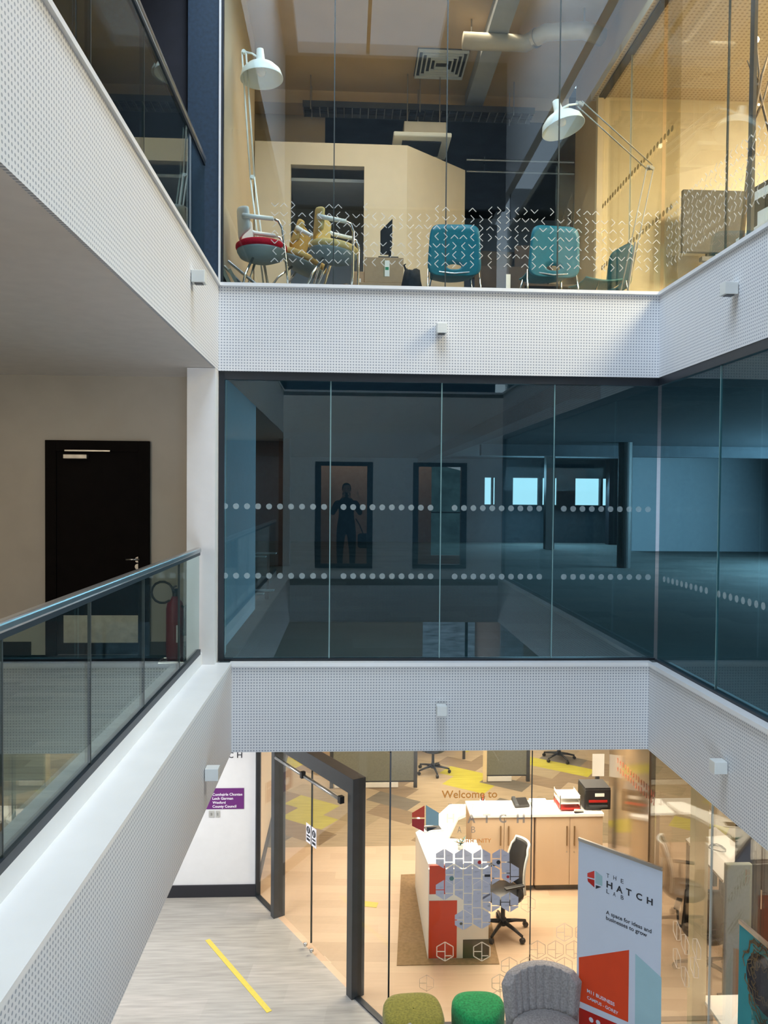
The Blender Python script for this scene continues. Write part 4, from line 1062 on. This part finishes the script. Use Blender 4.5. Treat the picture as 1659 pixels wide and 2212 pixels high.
m = MB(); btext(m, 'A space for ideas and', 1309, 1974, 99, .015); btext(m, 'businesses to grow', 1309, 1986, 89, .015); m.build('slogan_lettering', 'ink', bn, local=O)
m = MB(); btext(m, 'M11 BUSINESS', 1268, 2143, 60, .02); btext(m, 'CAMPUS - GOREY', 1268, 2157, 68, .02); m.build('address_lettering', 'banner_white', bn, local=O)
m = MB(); disc(m, bh(1277, 2203, .0016), .022, nb, .0006); disc(m, bh(1292, 2209, .0016), .022, nb, .0006); m.build('round_marks', 'banner_white', bn, local=O)
# teal banner at the right edge
t1 = onz(1598, 1990, -3.10); t2 = Vector((t1.x+.10, t1.y-.72, -3.10))
b2, O2, nb2, ub2 = banner_frame('roller_banner', 'teal roller banner with a brown swirling round print at the right edge', t1, t2, G)
def h2(px, py, k=.001): return hit(px, py, t1+nb2*k, nb2)
MB().prism([t1+nb2*.0006-Vector((0, 0, .02)), t2+nb2*.0006-Vector((0, 0, .02)), t2+nb2*.0006-Vector((0, 0, 1.85)), t1+nb2*.0006-Vector((0, 0, 1.85))], nb2*.0008).build('teal_print', 'teal_print', b2, local=O2)
m = MB(); cc = h2(1652, 2130, .0018); rr = random.Random(5)
for k in range(46):
    a0 = rr.uniform(0, 6.28); r1 = rr.uniform(.08, .24); pts = []
    for i in range(7): a = a0+i*.16; r = r1+.02*math.sin(i*1.7+k); pts.append(cc+ub2*math.cos(a)*r+Vector((0, 0, math.sin(a)*r*1.2))+nb2*.002)
    m.tube(pts, .004, 4)
m.build('swirl_print', 'wood_branch', b2, local=O2)
m = MB(); disc(m, cc-nb2*.0008, .2, nb2, .0008, 30); m.build('swirl_centre', 'black_panel', b2, local=O2)

# poufs and armchairs
def pouf(label, x, y, r, h, mat, rot, e=3.2, k=4):
    o = thing('pouf', label, 'stool', (x, y, G), rot)
    n = 48; prof = [(.80, .03), (.93, .04), (.97, .10), (1.0, h-.09), (.985, h-.035), (.93, h-.005), (.80, h+.008), (.5, h+.016), (.02, h+.018)]
    vs = []; fs = []
    for s_, z in prof:
        for i in range(n):
            a = 2*math.pi*i/n; rr = 1/((abs(math.cos(a))**e+abs(math.sin(a))**e)**(1/e)) if k == 4 else 1+.09*math.cos(3*a)
            vs.append((r*s_*rr*math.cos(a), r*s_*rr*math.sin(a), z))
    for j in range(len(prof)-1):
        for i in range(n): fs.append((j*n+i, j*n+(i+1) % n, (j+1)*n+(i+1) % n, (j+1)*n+i))
    MB().add(vs, fs).build('cushion', mat, o, smooth=True)
    for a in (0, 1.57, 3.14, 4.71): MB().lathe([(.022, 0), (.022, .04)], (r*.6*math.cos(a+.78), r*.6*math.sin(a+.78), 0), (0, 0, 1), 10).build('foot', 'black_plastic', o)
    return o
pouf('bright green felt pouf between the olive pouf and the grey armchair', at(1034, 2200, 6.88).x, 6.88, .236, .44, 'green_felt', .5, k=3)
pouf('olive green felt pouf at the bottom edge, left of the bright green one', at(893, 2200, 6.84).x, 6.84, .272, .43, 'olive_felt', .06)
def armchair(label, x, y, rz):
    o = thing('armchair', label, 'armchair', (x, y, G), rz, 'grey channel-back armchairs')
    nu, nv = 90, 12; vs = []; fs = []; R = .40; T = .085
    def P_(u, v, out):
        a = (u*2-1)*.86; rr = R*(.84+.16*v) + (T if out else (-.020*abs(math.sin(u*math.pi*9))**.6 if not out else 0))
        top = .81-.07*abs(u*2-1)**2-.05*max(0, abs(u*2-1)-.8)*5
        z = .28+(top-.28)*v
        return (rr*math.sin(a), -.06+rr*math.cos(a)*.85, z)
    n1 = nu+1
    for out in (0, 1):
        for j in range(nv+1):
            for i in range(n1): vs.append(P_(i/nu, j/nv, out))
    off = n1*(nv+1)
    for j in range(nv):
        for i in range(nu):
            q = j*n1+i; fs.append((q, q+1, q+n1+1, q+n1)); fs.append((off+q, off+q+n1, off+q+n1+1, off+q+1))
    for i in range(nu): q = nv*n1+i; fs.append((q, q+1, off+q+1, off+q)); fs.append((i, off+i, off+i+1, i+1))
    for j in range(nv):
        q = j*n1; fs.append((q, q+n1, off+q+n1, off+q)); q += nu; fs.append((q, off+q, off+q+n1, q+n1))
    MB().add(vs, fs).build('backrest', 'grey_felt', o, bevel=.02, smooth=True, seg=3)
    MB().lathe([(.24, .27), (.30, .29), (.315, .36), (.30, .42), (.22, .445), (.01, .45)], (0, -.02, 0)).build('seat_cushion', 'grey_felt', o, smooth=True)
    for sx_ in (-1, 1):
        for sy_ in (-1, 1): MB().tube([(sx_*.17, sy_*.15, .28), (sx_*.21, sy_*.19, .0)], [.018, .012]).build('leg', 'wood_dark', o)
    return o
armchair('grey armchair with a stitched channel back beside the white roller banner', at(1182, 2150, 6.60).x, 6.58, 0)
armchair('grey armchair whose back corner peeps over the bottom edge before the olive pouf', at(872, 2190, 6.2).x+.27, 5.86, 1.45)

# ================================================================== GROUND FLOOR: OFFICE
ZT = -4.03
Yf = onz(950, 2072, G).y
def zpt(px, py, z=ZT): return onz(px, py, z)
rd = thing('reception_desk', 'white reception counter with orange red and grey blocks on its front', 'desk', (zpt(960, 1866).x+.3, Yf, G)); O = Vector(rd.location)
pa, pb = at(926, 1866, Yf), at(1057, 1866, Yf)
top = [zpt(925, 1866), zpt(1047, 1866), zpt(1028, 1814), zpt(968, 1811), zpt(990, 1765), zpt(1006, 1758), zpt(1006, 1737), zpt(972, 1737), zpt(922, 1782), zpt(898, 1798)]
top = [Vector((p.x, p.y, ZT-.04)) for p in top]
MB().prism(top, (0, 0, .04)).build('worktop', 'desk_white', rd, local=O)
MB().box(pa.x, pb.x, Yf, Yf+.03, G, ZT-.04).build('front_panel', 'desk_white', rd, local=O)
lp = zpt(900, 1798)
MB().box(pa.x, pa.x+.03, Yf+.03, 9.85, G, ZT-.04).build('side_panel', 'desk_white', rd, local=O)
MB().box(pb.x-.03, pb.x, Yf+.03, Yf+.55, G, ZT-.04).build('end_panel', 'desk_white', rd, local=O)
def fblock(name, x0, x1, y0, y1, mat):
    a, b = at(x0, y0, Yf-.001), at(x1, y1, Yf-.001); MB().box(a.x, b.x, Yf-.004, Yf-.0005, b.z, a.z).build(name, mat, rd, local=O)
fblock('orange_block', 928, 962, 1870, 1931, 'orange_red'); fblock('red_block', 927, 986, 1946, 2069, 'orange_red'); fblock('grey_block', 1000, 1056, 2030, 2070, 'slate')
# mat under the desk
pm = [onz(*p, G+.001) for p in ((866, 1890), (915, 1888), (1062, 1990), (1068, 2036), (1079, 2083), (857, 2086))]
o = MB().prism([Vector((p.x, p.y, G+.001)) for p in pm], (0, 0, .006)).build('floor_mat', 'mat_brown'); tag(o, 'brown mat on the wooden floor under the reception counter', 'mat')
# storage cupboards with a shared worktop
Yc = onz(1200, 1925, G).y; zt_c = at(1200, 1764, Yc).z
def cupboard(label, x0, x1, seam, handles):
    a, b = at(x0, 1800, Yc).x, at(x1, 1800, Yc).x; o = thing('storage_cupboard', label, 'cupboard', ((a+b)/2, Yc, G), 0, 'cupboards behind the reception counter')
    O = Vector(o.location); s = at(seam, 1800, Yc).x
    MB().box(a, b, Yc+.02, Yc+.42, G+.07, zt_c).build('body', 'cabinet_front', o, local=O)
    MB().box(a+.02, b-.02, Yc+.05, Yc+.40, G, G+.07).build('plinth', 'slate', o, local=O)
    for k, (p, q, hx) in enumerate(((a+.006, s-.003, handles[0]), (s+.003, b-.006, handles[1]))):
        d = MB().box(p, q, Yc, Yc+.019, G+.08, zt_c-.005).build('door', 'cabinet_front', o, local=O, bevel=.002)
        z0, z1 = at(hx, 1825, Yc).z, at(hx, 1783, Yc).z; x = at(hx, 1800, Yc).x
        MB().rbox((x, Yc-.02, (z0+z1)/2), (.016, .012, z1-z0)).rbox((x, Yc-.008, z0+.02), (.012, .016, .012)).rbox((x, Yc-.008, z1-.02), (.012, .016, .012)).build('handle', 'cabinet_handle', d, local=O)
        MB().lathe([(.008, 0), (.008, .003)], (at(hx, 1840, Yc).x, Yc-.001, at(hx, 1840, Yc).z), (0, -1, 0), 10).build('lock', 'steel', d, local=O)
    return o
cupboard('left two-door beech cupboard under the white worktop', 1018, 1154, 1089, (1081, 1098))
cupboard('right two-door beech cupboard under the white worktop, behind the banner', 1157, 1303, 1231, (1224, 1240))
a, b = at(1016, 1764, Yc).x, at(1304, 1764, Yc).x
o = MB().box(a, b, Yc-.02, Yc+.44, zt_c+.001, zt_c+.04).build('worktop', 'desk_white', bevel=.004); tag(o, 'long white worktop across both beech cupboards', 'worktop')
zw = zt_c+.041
# things on the worktop
def put(px, py, z=None):
    z = zw if z is None else z; p = onz(px, py, z); return Vector((p.x, p.y, z))
pp = put(1042, 1744)
o = thing('pencil_pot', 'pot of pens standing on the left end of the white worktop', 'pot', pp)
MB().lathe([(.03, 0), (.035, .10), (.031, .10), (.027, .01)], (0, 0, 0)).build('pot', 'paper', o)
for i in range(5): MB().tube([(0, 0, .02), (.03*math.cos(i*1.3), .02*math.sin(i*1.3), .15+.01*i)], .004, 6).build('pen', ['ink', 'orange_red', 'wood_dark', 'ink', 'deep_red'][i], o)
pp = put(1124, 1740); o = thing('desk_phone', 'dark desk phone on the white worktop', 'phone', pp, .1)
MB().rbox((0, 0, .042), (.20, .17, .03), 0, .25).build('base', 'black_plastic', o, bevel=.006); MB().rbox((-.07, 0, .06), (.05, .19, .025), 0, .25).build('handset', 'grey_frame', o, bevel=.01)
MB().rbox((.04, .03, .053), (.09, .05, .006), 0, .25).build('display', 'seat_shell', o)
for i, (px, py, w, d, h, rz) in enumerate(((1163, 1738, .22, .2, .05, .0), (1098, 1754, .10, .14, .004, .1), (1195, 1750, .15, .20, .02, -.1), (1075, 1746, .16, .24, .003, .1))):
    lab = ['thick stack of white paper on the worktop beside the desk phone', 'loose white slip lying at the front of the desk phone', 'small pile of white papers next to the clear tray', 'single white sheet between the pen pot and the desk phone'][i]
    q = put(px, py); q.y = min(max(q.y, Yc+.14), Yc+.27) ; q.z += (.0, .052*0, 0, 0)[i]
    o = MB().rbox((0, 0, h/2), (w, min(d, .26), h), rz).build('paper_stack' if i in (0, 2) else 'paper_sheet', 'paper'); o.location = q; tag(o, lab, 'paper')
pp = put(1226, 1738); o = thing('letter_tray', 'pinkish clear letter tray rack on the right of the worktop', 'tray', (pp.x-.03, Yc+.20, zw))
for k in range(3): MB().rbox((0, 0, .03+k*.07), (.26, .30, .006)).rbox((-.13, 0, .045+k*.07), (.006, .30, .03)).rbox((.13, 0, .045+k*.07), (.006, .30, .03)).build('tray', 'logo_red' if k == 0 else 'paper', o)
for sx_ in (-1, 1):
    for sy_ in (-1, 1): MB().rbox((sx_*.13, sy_*.145, .105), (.01, .01, .21)).build('corner_post', 'steel', o)
pp = put(1275, 1745); o = thing('printer', 'black printer at the right-hand end of the white worktop', 'printer', (at(1283, 1700, Yc+.25).x, Yc+.24, zw))
MB().rbox((0, 0, .14), (.34, .32, .27)).build('body', 'black_plastic', o, bevel=.015); MB().rbox((0, 0, .283), (.33, .31, .012)).build('lid', 'screen_black', o, bevel=.004)
MB().rbox((0, -.17, .06), (.24, .04, .02)).build('paper_tray', 'grey_frame', o); MB().rbox((.02, -.163, .20), (.12, .006, .04)).build('control_panel', 'paper', o)
MB().rbox((0, -.165, .12), (.24, .008, .03)).build('paper_slot', 'deep_red', o)
pp = put(1252, 1754); o = thing('desk_stapler', 'small black and white stapler in front of the letter tray', 'stapler', (at(1250, 1750, Yc+.02).x, Yc+.015, zw), .2)
MB().rbox((0, 0, .008), (.12, .03, .012)).build('base', 'black_plastic', o); MB().rbox((0, 0, .03), (.12, .028, .02), 0, 0, .12).build('arm', 'paper', o)
# things on the counter
q = onz(934, 1791, ZT); o = thing('tablet', 'black-screened tablet with white rim at the bend of the reception counter', 'tablet', (q.x, q.y, ZT), .2)
MB().rbox((0, 0, .008), (.26, .16, .010)).build('case', 'paper', o, bevel=.003); MB().rbox((0, -.0, .0145), (.20, .12, .002)).build('screen', 'screen_black', o)
q = onz(995, 1833, ZT); o = thing('potted_plant', 'small grey-green plant on the white reception counter', 'plant', (q.x, q.y, ZT))
MB().lathe([(.03, 0), (.04, .05), (.035, .05), (.03, .045)], (0, 0, 0)).build('pot', 'paper', o)
m = MB(); rr = random.Random(9)
for i in range(16):
    a = rr.uniform(0, 6.28); l = rr.uniform(.06, .12); w = .012; e = Vector((math.cos(a)*l, math.sin(a)*l, .05+rr.uniform(.02, .08))); s = Vector((-math.sin(a), math.cos(a), 0))*w; m0 = e*.5+Vector((0, 0, .03))
    m.add([(0, 0, .045), m0+s, e, m0-s, m0-Vector((0, 0, .002))], [(0, 1, 2, 3), (0, 3, 4), (3, 2, 4), (2, 1, 4), (1, 0, 4)])
m.build('leaves', 'hill_green', o)

# swivel chairs
def swivel_chair(label, px, py, rz, group=None, back='white_plastic', scale=1, up=True):
    p = onz(px, py, G); o = thing('office_chair', label, 'office chair', (p.x, p.y, G), rz, group)
    for i in range(5):
        a = i*2*math.pi/5+.3; e = Vector((math.cos(a), math.sin(a), 0))
        lg = MB().tube([e*.03+Vector((0, 0, .12)), e*.16+Vector((0, 0, .105)), e*.30+Vector((0, 0, .075))], [.026, .020, .015], 8).build('star_leg', 'black_plastic', o, smooth=True)
        s = Vector((-e.y, e.x, 0))
        MB().lathe([(.028, -.022), (.030, -.015), (.030, .015), (.028, .022)], e*.30+Vector((0, 0, .031)), s, 14).build('castor', 'black_plastic', lg, smooth=False)
    MB().lathe([(.04, .08), (.04, .16), (.026, .17), (.024, .38)], (0, 0, 0)).build('gas_column', 'black_plastic', o, smooth=False)
    MB().lathe([(.05, .38), (.20, .40), (.235, .43), (.24, .46), (.22, .49), (.02, .50)], (0, 0, 0)).build('seat', 'black_plastic', o, smooth=True)
    # mesh back: curved shell leaning back (+Y), white frame
    vs = []; fs = []; n, k = 10, 12
    for j in range(k+1):
        v = j/k; w = .21*(1-.22*v)*(1 if v < .9 else .85)
        for i in range(n+1):
            u = i/n*2-1; vs.append((u*w, .20+.07*math.sin(v*3.1)*-.6+.09*v-.05*u*u, .50+.52*v))
    for j in range(k):
        for i in range(n): q = j*(n+1)+i; fs.append((q, q+1, q+n+2, q+n+1))
    b = MB().add(vs, fs).build('back_mesh', 'black_plastic', o, smooth=True); md = b.modifiers.new('s', 'SOLIDIFY'); md.thickness = .015
    rim = [vs[j*(n+1)] for j in range(k+1)] + [vs[k*(n+1)+i] for i in range(1, n)] + [vs[j*(n+1)+n] for j in range(k, -1, -1)]
    MB().tube([Vector(p_)+Vector((0, .012, 0)) for p_ in rim], .016, 8).build('back_frame', back, o, smooth=True)
    MB().tube([(0, .05, .41), (0, .22, .42), (0, .255, .60), (0, .245, .80)], [.02, .022, .02, .012]).build('back_stem', back, o, smooth=True)
    for s in (-1, 1):
        ar = MB().tube([(s*.18, .02, .42), (s*.27, .02, .45), (s*.28, .02, .64)], .014).build('armrest', 'black_plastic', o, smooth=True)
        MB().rbox((s*.28, -.02, .655), (.06, .24, .025)).build('arm_pad', 'black_plastic', ar, bevel=.008)
    return o
sw = swivel_chair('black office chair with a white back frame behind the reception counter', 1086, 2012, -1.25)
gsc = 'office chairs at the rear desks'
swivel_chair('black office chair at the rear, star base showing between the two grey screens', 935, 1668, .8, gsc, 'black_plastic')
swivel_chair('black office chair at the rear, right of the second grey screen', 1207, 1640, 2.2, gsc, 'black_plastic')

# rear desks, screens
def screen(label, x0, x1, ybase, ytop, post):
    p = onz(x0, ybase, G); Y = p.y; a, b = at(x0, ybase, Y), at(x1, ybase, Y)
    o = thing('desk_screen', label, 'screen', ((a.x+b.x)/2, Y, G), 0, 'grey desk screens at the back of the office'); w = b.x-a.x
    MB().box(-w/2, w/2, -.02, .02, .12, 1.45).build('fabric_panel', 'screen_fabric', o, bevel=.004)
    for s in (-1, 1): MB().box(s*w/2-.03, s*w/2+.03, -.03, .03, 0, 1.46).build('end_post', post if s < 0 else 'grey_frame', o)
    MB().box(-w/2, w/2, -.025, .025, .10, .12).build('bottom_rail', 'grey_frame', o)
    MB().box(-w/2+.05, w/2-.3, -.05, -.03, .02, .10).build('cable_tray', 'paper', o)
    return o
screen('grey fabric screen at the back of the office, left one above the glass doors', 716, 897, 1702, 1600, 'grey_frame')
screen('grey fabric screen with one pale end post, right one above the welcome lettering', 1047, 1140, 1688, 1600, 'column_cream')
desk_with_legs('rear_desk', 'white rear desk behind the left grey screen', at(800, 1650, 14.5).x, at(1010, 1650, 14.5).x, 14.6, 15.4, G, G+.73, 'desk_white', 'grey_frame', 'desk', 'white rear desks')
desk_with_legs('rear_desk', 'white rear desk behind the right grey screen', at(1045, 1650, 15.6).x, at(1240, 1650, 15.6).x, 15.7, 16.5, G, G+.73, 'desk_white', 'grey_frame', 'desk', 'white rear desks')
# glossy brown partition with red marks painted on for mirrored lettering, and a notice
pX0 = Vector((XR+.03, D+.14, 0)); pX1 = Vector((at(1312, 1900, 10.6).x, 10.6, 0))
m = MB().wall((pX0.x, pX0.y), (pX1.x, pX1.y), G, ZC, -.06); wp = struct('wall_right', m, 'partition_brown')
dpn = (pX1-pX0).normalized(); npn = Vector((-dpn.y, dpn.x, 0)); npn = npn if npn.x < 0 else -npn
def hp_(px, py): return hit(px, py, pX0+npn*.004, npn)
m = MB(); rr = random.Random(11)
for row, (ya, yb) in enumerate(((1648, 1722), (1666, 1740))):
    for k in range(15):
        px = 1334+k*5.6; py = ya+(yb-ya)*k/14; p = hp_(px, py); h = .055
        m.rbox(p+Vector((0, 0, h/2)), (.004, .02, h*rr.uniform(.8, 1)), math.atan2(dpn.y, dpn.x)-math.pi/2)
        m.rbox(p+dpn*.018+Vector((0, 0, rr.choice([.005, h/2, h-.005]))), (.004, .03, .012), math.atan2(dpn.y, dpn.x)-math.pi/2)
m.build('wall_lettering', 'mirrored_letters', wp)
pl = [hp_(1283, 1624), hp_(1299, 1640), hp_(1299, 1672), hp_(1283, 1660)]
c = at(1290, 1650, 10.95); o = MB().rbox((0, 0, 0), (.17, .01, .32), .0).build('notice_board', 'paper'); o.location = (c.x, 10.9, c.z)
o2 = MB().rbox((0, .04, (G-c.z)/2), (.05, .05, c.z-G)).build('stand', 'grey_frame', o); tag(o, 'pale notice board on a thin stand above the black printer', 'board')
# right-hand bay behind the side glass
zdk = -4.32
q = [onz(*p, zdk) for p in ((1481, 1812), (1545, 1786), (1602, 1832), (1562, 1902))]
o = thing('office_desk', 'white desk with a tangle of cable on it behind the right-hand glass', 'desk', (sum(p.x for p in q)/4, sum(p.y for p in q)/4, G)); O = Vector(o.location)
MB().prism([Vector((p.x, p.y, zdk-.03)) for p in q], (0, 0, .03)).build('desktop', 'desk_white', o, local=O)
for p in q:
    e = p+(Vector((O.x, O.y, p.z))-p)*.12; MB().rbox((e.x, e.y, (G+zdk-.03)/2), (.05, .05, zdk-.03-G)).build('leg', 'grey_frame', o, local=O)
c = onz(1540, 1838, zdk); m = MB().tube([Vector((c.x+.16*math.cos(t)*(1-.02*t), c.y+.12*math.sin(t*1.5), zdk+.012+.004*t)) for t in [i*.5 for i in range(22)]], .007, 6)
cb = m.build('cable', 'black_plastic', smooth=True); tag(cb, 'loose dark cable coiled on the white desk behind the right-hand glass', 'cable')
swivel_chair('dark office chair tucked in front of the white desk behind the right-hand glass', 1522, 2100, 2.6, None, 'black_plastic')
p = onz(1566, 2170, G); Yg = p.y; a, b = at(1566, 1900, Yg), at(1622, 1900, Yg)
o = thing('acoustic_screen', 'tall blue-grey freestanding screen near the right edge', 'screen', ((a.x+b.x)/2, Yg, G)); w = b.x-a.x
MB().box(-w/2, w/2, -.03, .03, .02, at(1566, 1865, Yg).z-G).build('panel', 'screen_fabric', o, bevel=.01)
for s in (-1, 1): MB().rbox((s*w*.35, 0, .01), (.05, .3, .02)).build('foot', 'grey_frame', o)
a = at(1660, 1900, Yg+.4); o = thing('tall_cabinet', 'reddish-brown tall cabinet right of the blue-grey screen', 'cabinet', (a.x, Yg+.5, G))
MB().rbox((0, 0, .85), (.42, .4, 1.62)).build('body', 'wood_dark', o, bevel=.004); MB().rbox((0, 0, 1.67), (.46, .44, .025)).build('top', 'desk_white', o)
MB().rbox((0, -.203, .85), (.38, .008, 1.5)).build('door', 'wood_dark', o); MB().rbox((-.14, -.213, .9), (.012, .012, .2)).build('handle', 'steel', o)
ex_ = onx(1509, 1900, 3.02); o = MB().rbox((0, 0, (ZC-G)/2), (.12, .10, ZC-G)).build('column', 'column_cream', bevel=.004); o.location = (3.05, onx(1509, 1900, 3.05).y, G); o['kind'] = 'structure'
c = onz(1575, 2200, -4.33); desk_with_legs('coffee_table', 'white low table at the bottom right between the glass and the teal banner', c.x-.1, c.x+.62, c.y-.25, c.y+.3, G, -4.33, 'desk_white', 'steel', 'table')
c = onz(1490, 1745, -4.33); desk_with_legs('mirrored_worktop', 'white desk shape standing in for the worktop reflection in the side glass, next to the cream post', c.x-.55, c.x+.25, c.y-.15, c.y+.35, G, -4.33, 'desk_white', 'steel')  # added desk shape imitates the worktop mirrored in the side glass

# ================================================================== GRAPHICS ON THE GROUND GLASS
YG = GY-.002
def g_(px, py, k=0): return at(px, py, YG-k)
def gpoly(mb, pts, k=0): return mb.prism([g_(x, y, k) for x, y in pts], (0, -.0008, 0))
def gtext(s, px, py, w, bold=0, h=None):
    a, e = g_(px, py, .001), g_(px+w, py, .001); m = MB(); text_on(m, s, a, (1, 0, 0), (0, 0, 1), e.x-a.x, bold, None if h is None else h/F*YG); return m
gtext('Welcome to', 954, 1724, 120, .012).build('welcome_lettering', 'text_orange', w_gnd)
m = MB()
for s, x in zip('THE', (968, 993, 1020)): text_on(m, s, g_(x, 1748, .001), (1, 0, 0), (0, 0, 1), 8/F*YG, 0, 12/F*YG)
for s, x, w in zip('HATCH', (964, 1010, 1043, 1078, 1116), (18, 17, 17, 16, 18)): text_on(m, s, g_(x, 1777, .001), (1, 0, 0), (0, 0, 1), w/F*YG, .03, 20/F*YG)
for s, x in zip('LAB', (965, 988, 1018)): text_on(m, s, g_(x, 1799, .001), (1, 0, 0), (0, 0, 1), 9/F*YG, 0, 14/F*YG)
m.build('title_lettering', 'text_film', w_gnd)
gtext('COMMUNITY', 986, 1821, 75, .01).build('community_lettering', 'text_orange', w_gnd)
gpoly(MB(), [(890, 1756), (917, 1740), (917, 1765.5), (890, 1765.5)]).build('logo_upper_left', 'orange_red', w_gnd)
gpoly(MB(), [(890, 1769), (917, 1769), (916, 1797), (890, 1784)]).build('logo_lower_left', 'deep_red', w_gnd)
gpoly(MB(), [(920, 1739), (948, 1756), (948, 1783), (920, 1783)]).build('logo_right', 'logo_blue', w_gnd)
gpoly(MB(), [(922, 1787), (945, 1787), (922, 1797)]).build('logo_corner', 'ink', w_gnd)
def hexpieces(cx, cy, r, gap):
    """four pieces of a pointy-top hexagon split like the logo"""
    w = r*.866; g = gap/2
    L1 = [(cx-g, cy-r), (cx-g, cy-g), (cx-w, cy-g), (cx-w, cy-r/2)]
    L2 = [(cx-w, cy+g), (cx-g, cy+g), (cx-g, cy+r), (cx-w, cy+r/2)]
    R1 = [(cx+g, cy-r), (cx+w, cy-r/2), (cx+w, cy+r*.30), (cx+g, cy+r*.30)]
    R2 = [(cx+g, cy+r*.30+gap), (cx+w*.98, cy+r*.30+gap), (cx+w, cy+r/2), (cx+g, cy+r)]
    return [L1, L2, R1, R2]
U = lambda u, v: (860+u*.2411, 1780+v*.2411)
mem = [(415, 310), (585, 310), (750, 310), (920, 310), (500, 455), (665, 455), (835, 455), (1005, 440), (415, 590), (585, 590), (750, 590), (665, 720), (835, 700), (1000, 700), (585, 860), (750, 850), (500, 590+0)]
mem = mem[:16]
marks = {2: ('deep_red', .018), 3: ('screen_black', .020), 4: ('hill_green', .022), 7: ('deep_red', .014), 12: ('grey_ink', .012), 14: ('slate', .014)}
for i, (u, v) in enumerate(mem):
    cx, cy = U(u, v); m = MB()
    for pc in hexpieces(cx, cy, 21.5, 2.0): gpoly(m, pc)
    hx = m.build('member_hexagon', 'hex_film', w_gnd)
    m = MB()
    for dx, dy, ww in ((-10, -6, 8), (5, -7, 9), (-10, 7, 8)):
        a = g_(cx+dx, cy+dy, .0012); m.rbox(a+Vector((ww/2/F*YG, 0, 0)), (ww/F*YG, .0006, .003)); m.rbox(a+Vector((ww/3/F*YG, 0, -.009)), (ww*.6/F*YG, .0006, .002))
    m.build('small_print', 'grey_ink', hx)
    if i in marks: m = MB(); disc(m, g_(cx-5, cy+8, .002), marks[i][1], (0, -1, 0), .0005); m.build('round_mark', marks[i][0], hx)
a = g_(*U(800, 463), .002); MB().rbox(a, (.055, .0008, .024)).build('black_mark', 'screen_black', w_gnd)
def hexline(cx, cy, r, t, mat):
    m = MB(); w = r*.866; t2 = t
    P_ = [(cx, cy-r), (cx+w, cy-r/2), (cx+w, cy+r/2), (cx, cy+r), (cx-w, cy+r/2), (cx-w, cy-r/2)]
    def seg(a, b):
        A_, B_ = g_(*a), g_(*b); d = (B_-A_); Ln = d.length; n_ = Vector((-d.z, 0, d.x))/Ln*(t2/2/F*YG); m.prism([A_-n_, B_-n_, B_+n_, A_+n_], (0, -.0008, 0))
    for i in range(6): seg(P_[i], P_[(i+1) % 6])
    seg((cx, cy-r), (cx, cy+r)); seg((cx-w, cy), (cx, cy)); seg((cx, cy+r*.45), (cx+w*.8, cy+r*.45))
    m.build('frosted_hexagon', mat, w_gnd)
for u, v in ((420, 1142), (750, 1142)): hexline(*U(u, v), 20.5, 2.0, 'hex_frost')
for u, v in ((255, 1425), (1165, 718)): hexline(*U(u, v), 17.5, 1.2, 'hex_frost_grey')
for u, v in ((1490, 970), (1660, 970), (1248, 1125), (1410, 1125), (1575, 1125), (995, 1272), (1165, 1272), (1330, 1272), (1490, 1272), (910, 1425), (1080, 1425), (915, 1560)): hexline(*U(u, v), 19.5, 1.8, 'hex_frost')
# frosted hexagons on the side glass, lower right
m = MB()
gz = gxx-.002
for px, py in ((1462, 2010), (1480, 2040), (1462, 2070), (1500, 2090), (1480, 2110), (1505, 2050)):
    c = onx(px, py, gz); r = .085
    P_ = [c+Vector((0, r*math.sin(i*math.pi/3), r*math.cos(i*math.pi/3))) for i in range(6)]
    for i in range(6): m.tube([P_[i], P_[(i+1) % 6]], .003, 4)
    m.tube([P_[0], P_[3]], .003, 4)
m.build('frosted_hexagons', 'hex_frost', w_rg)
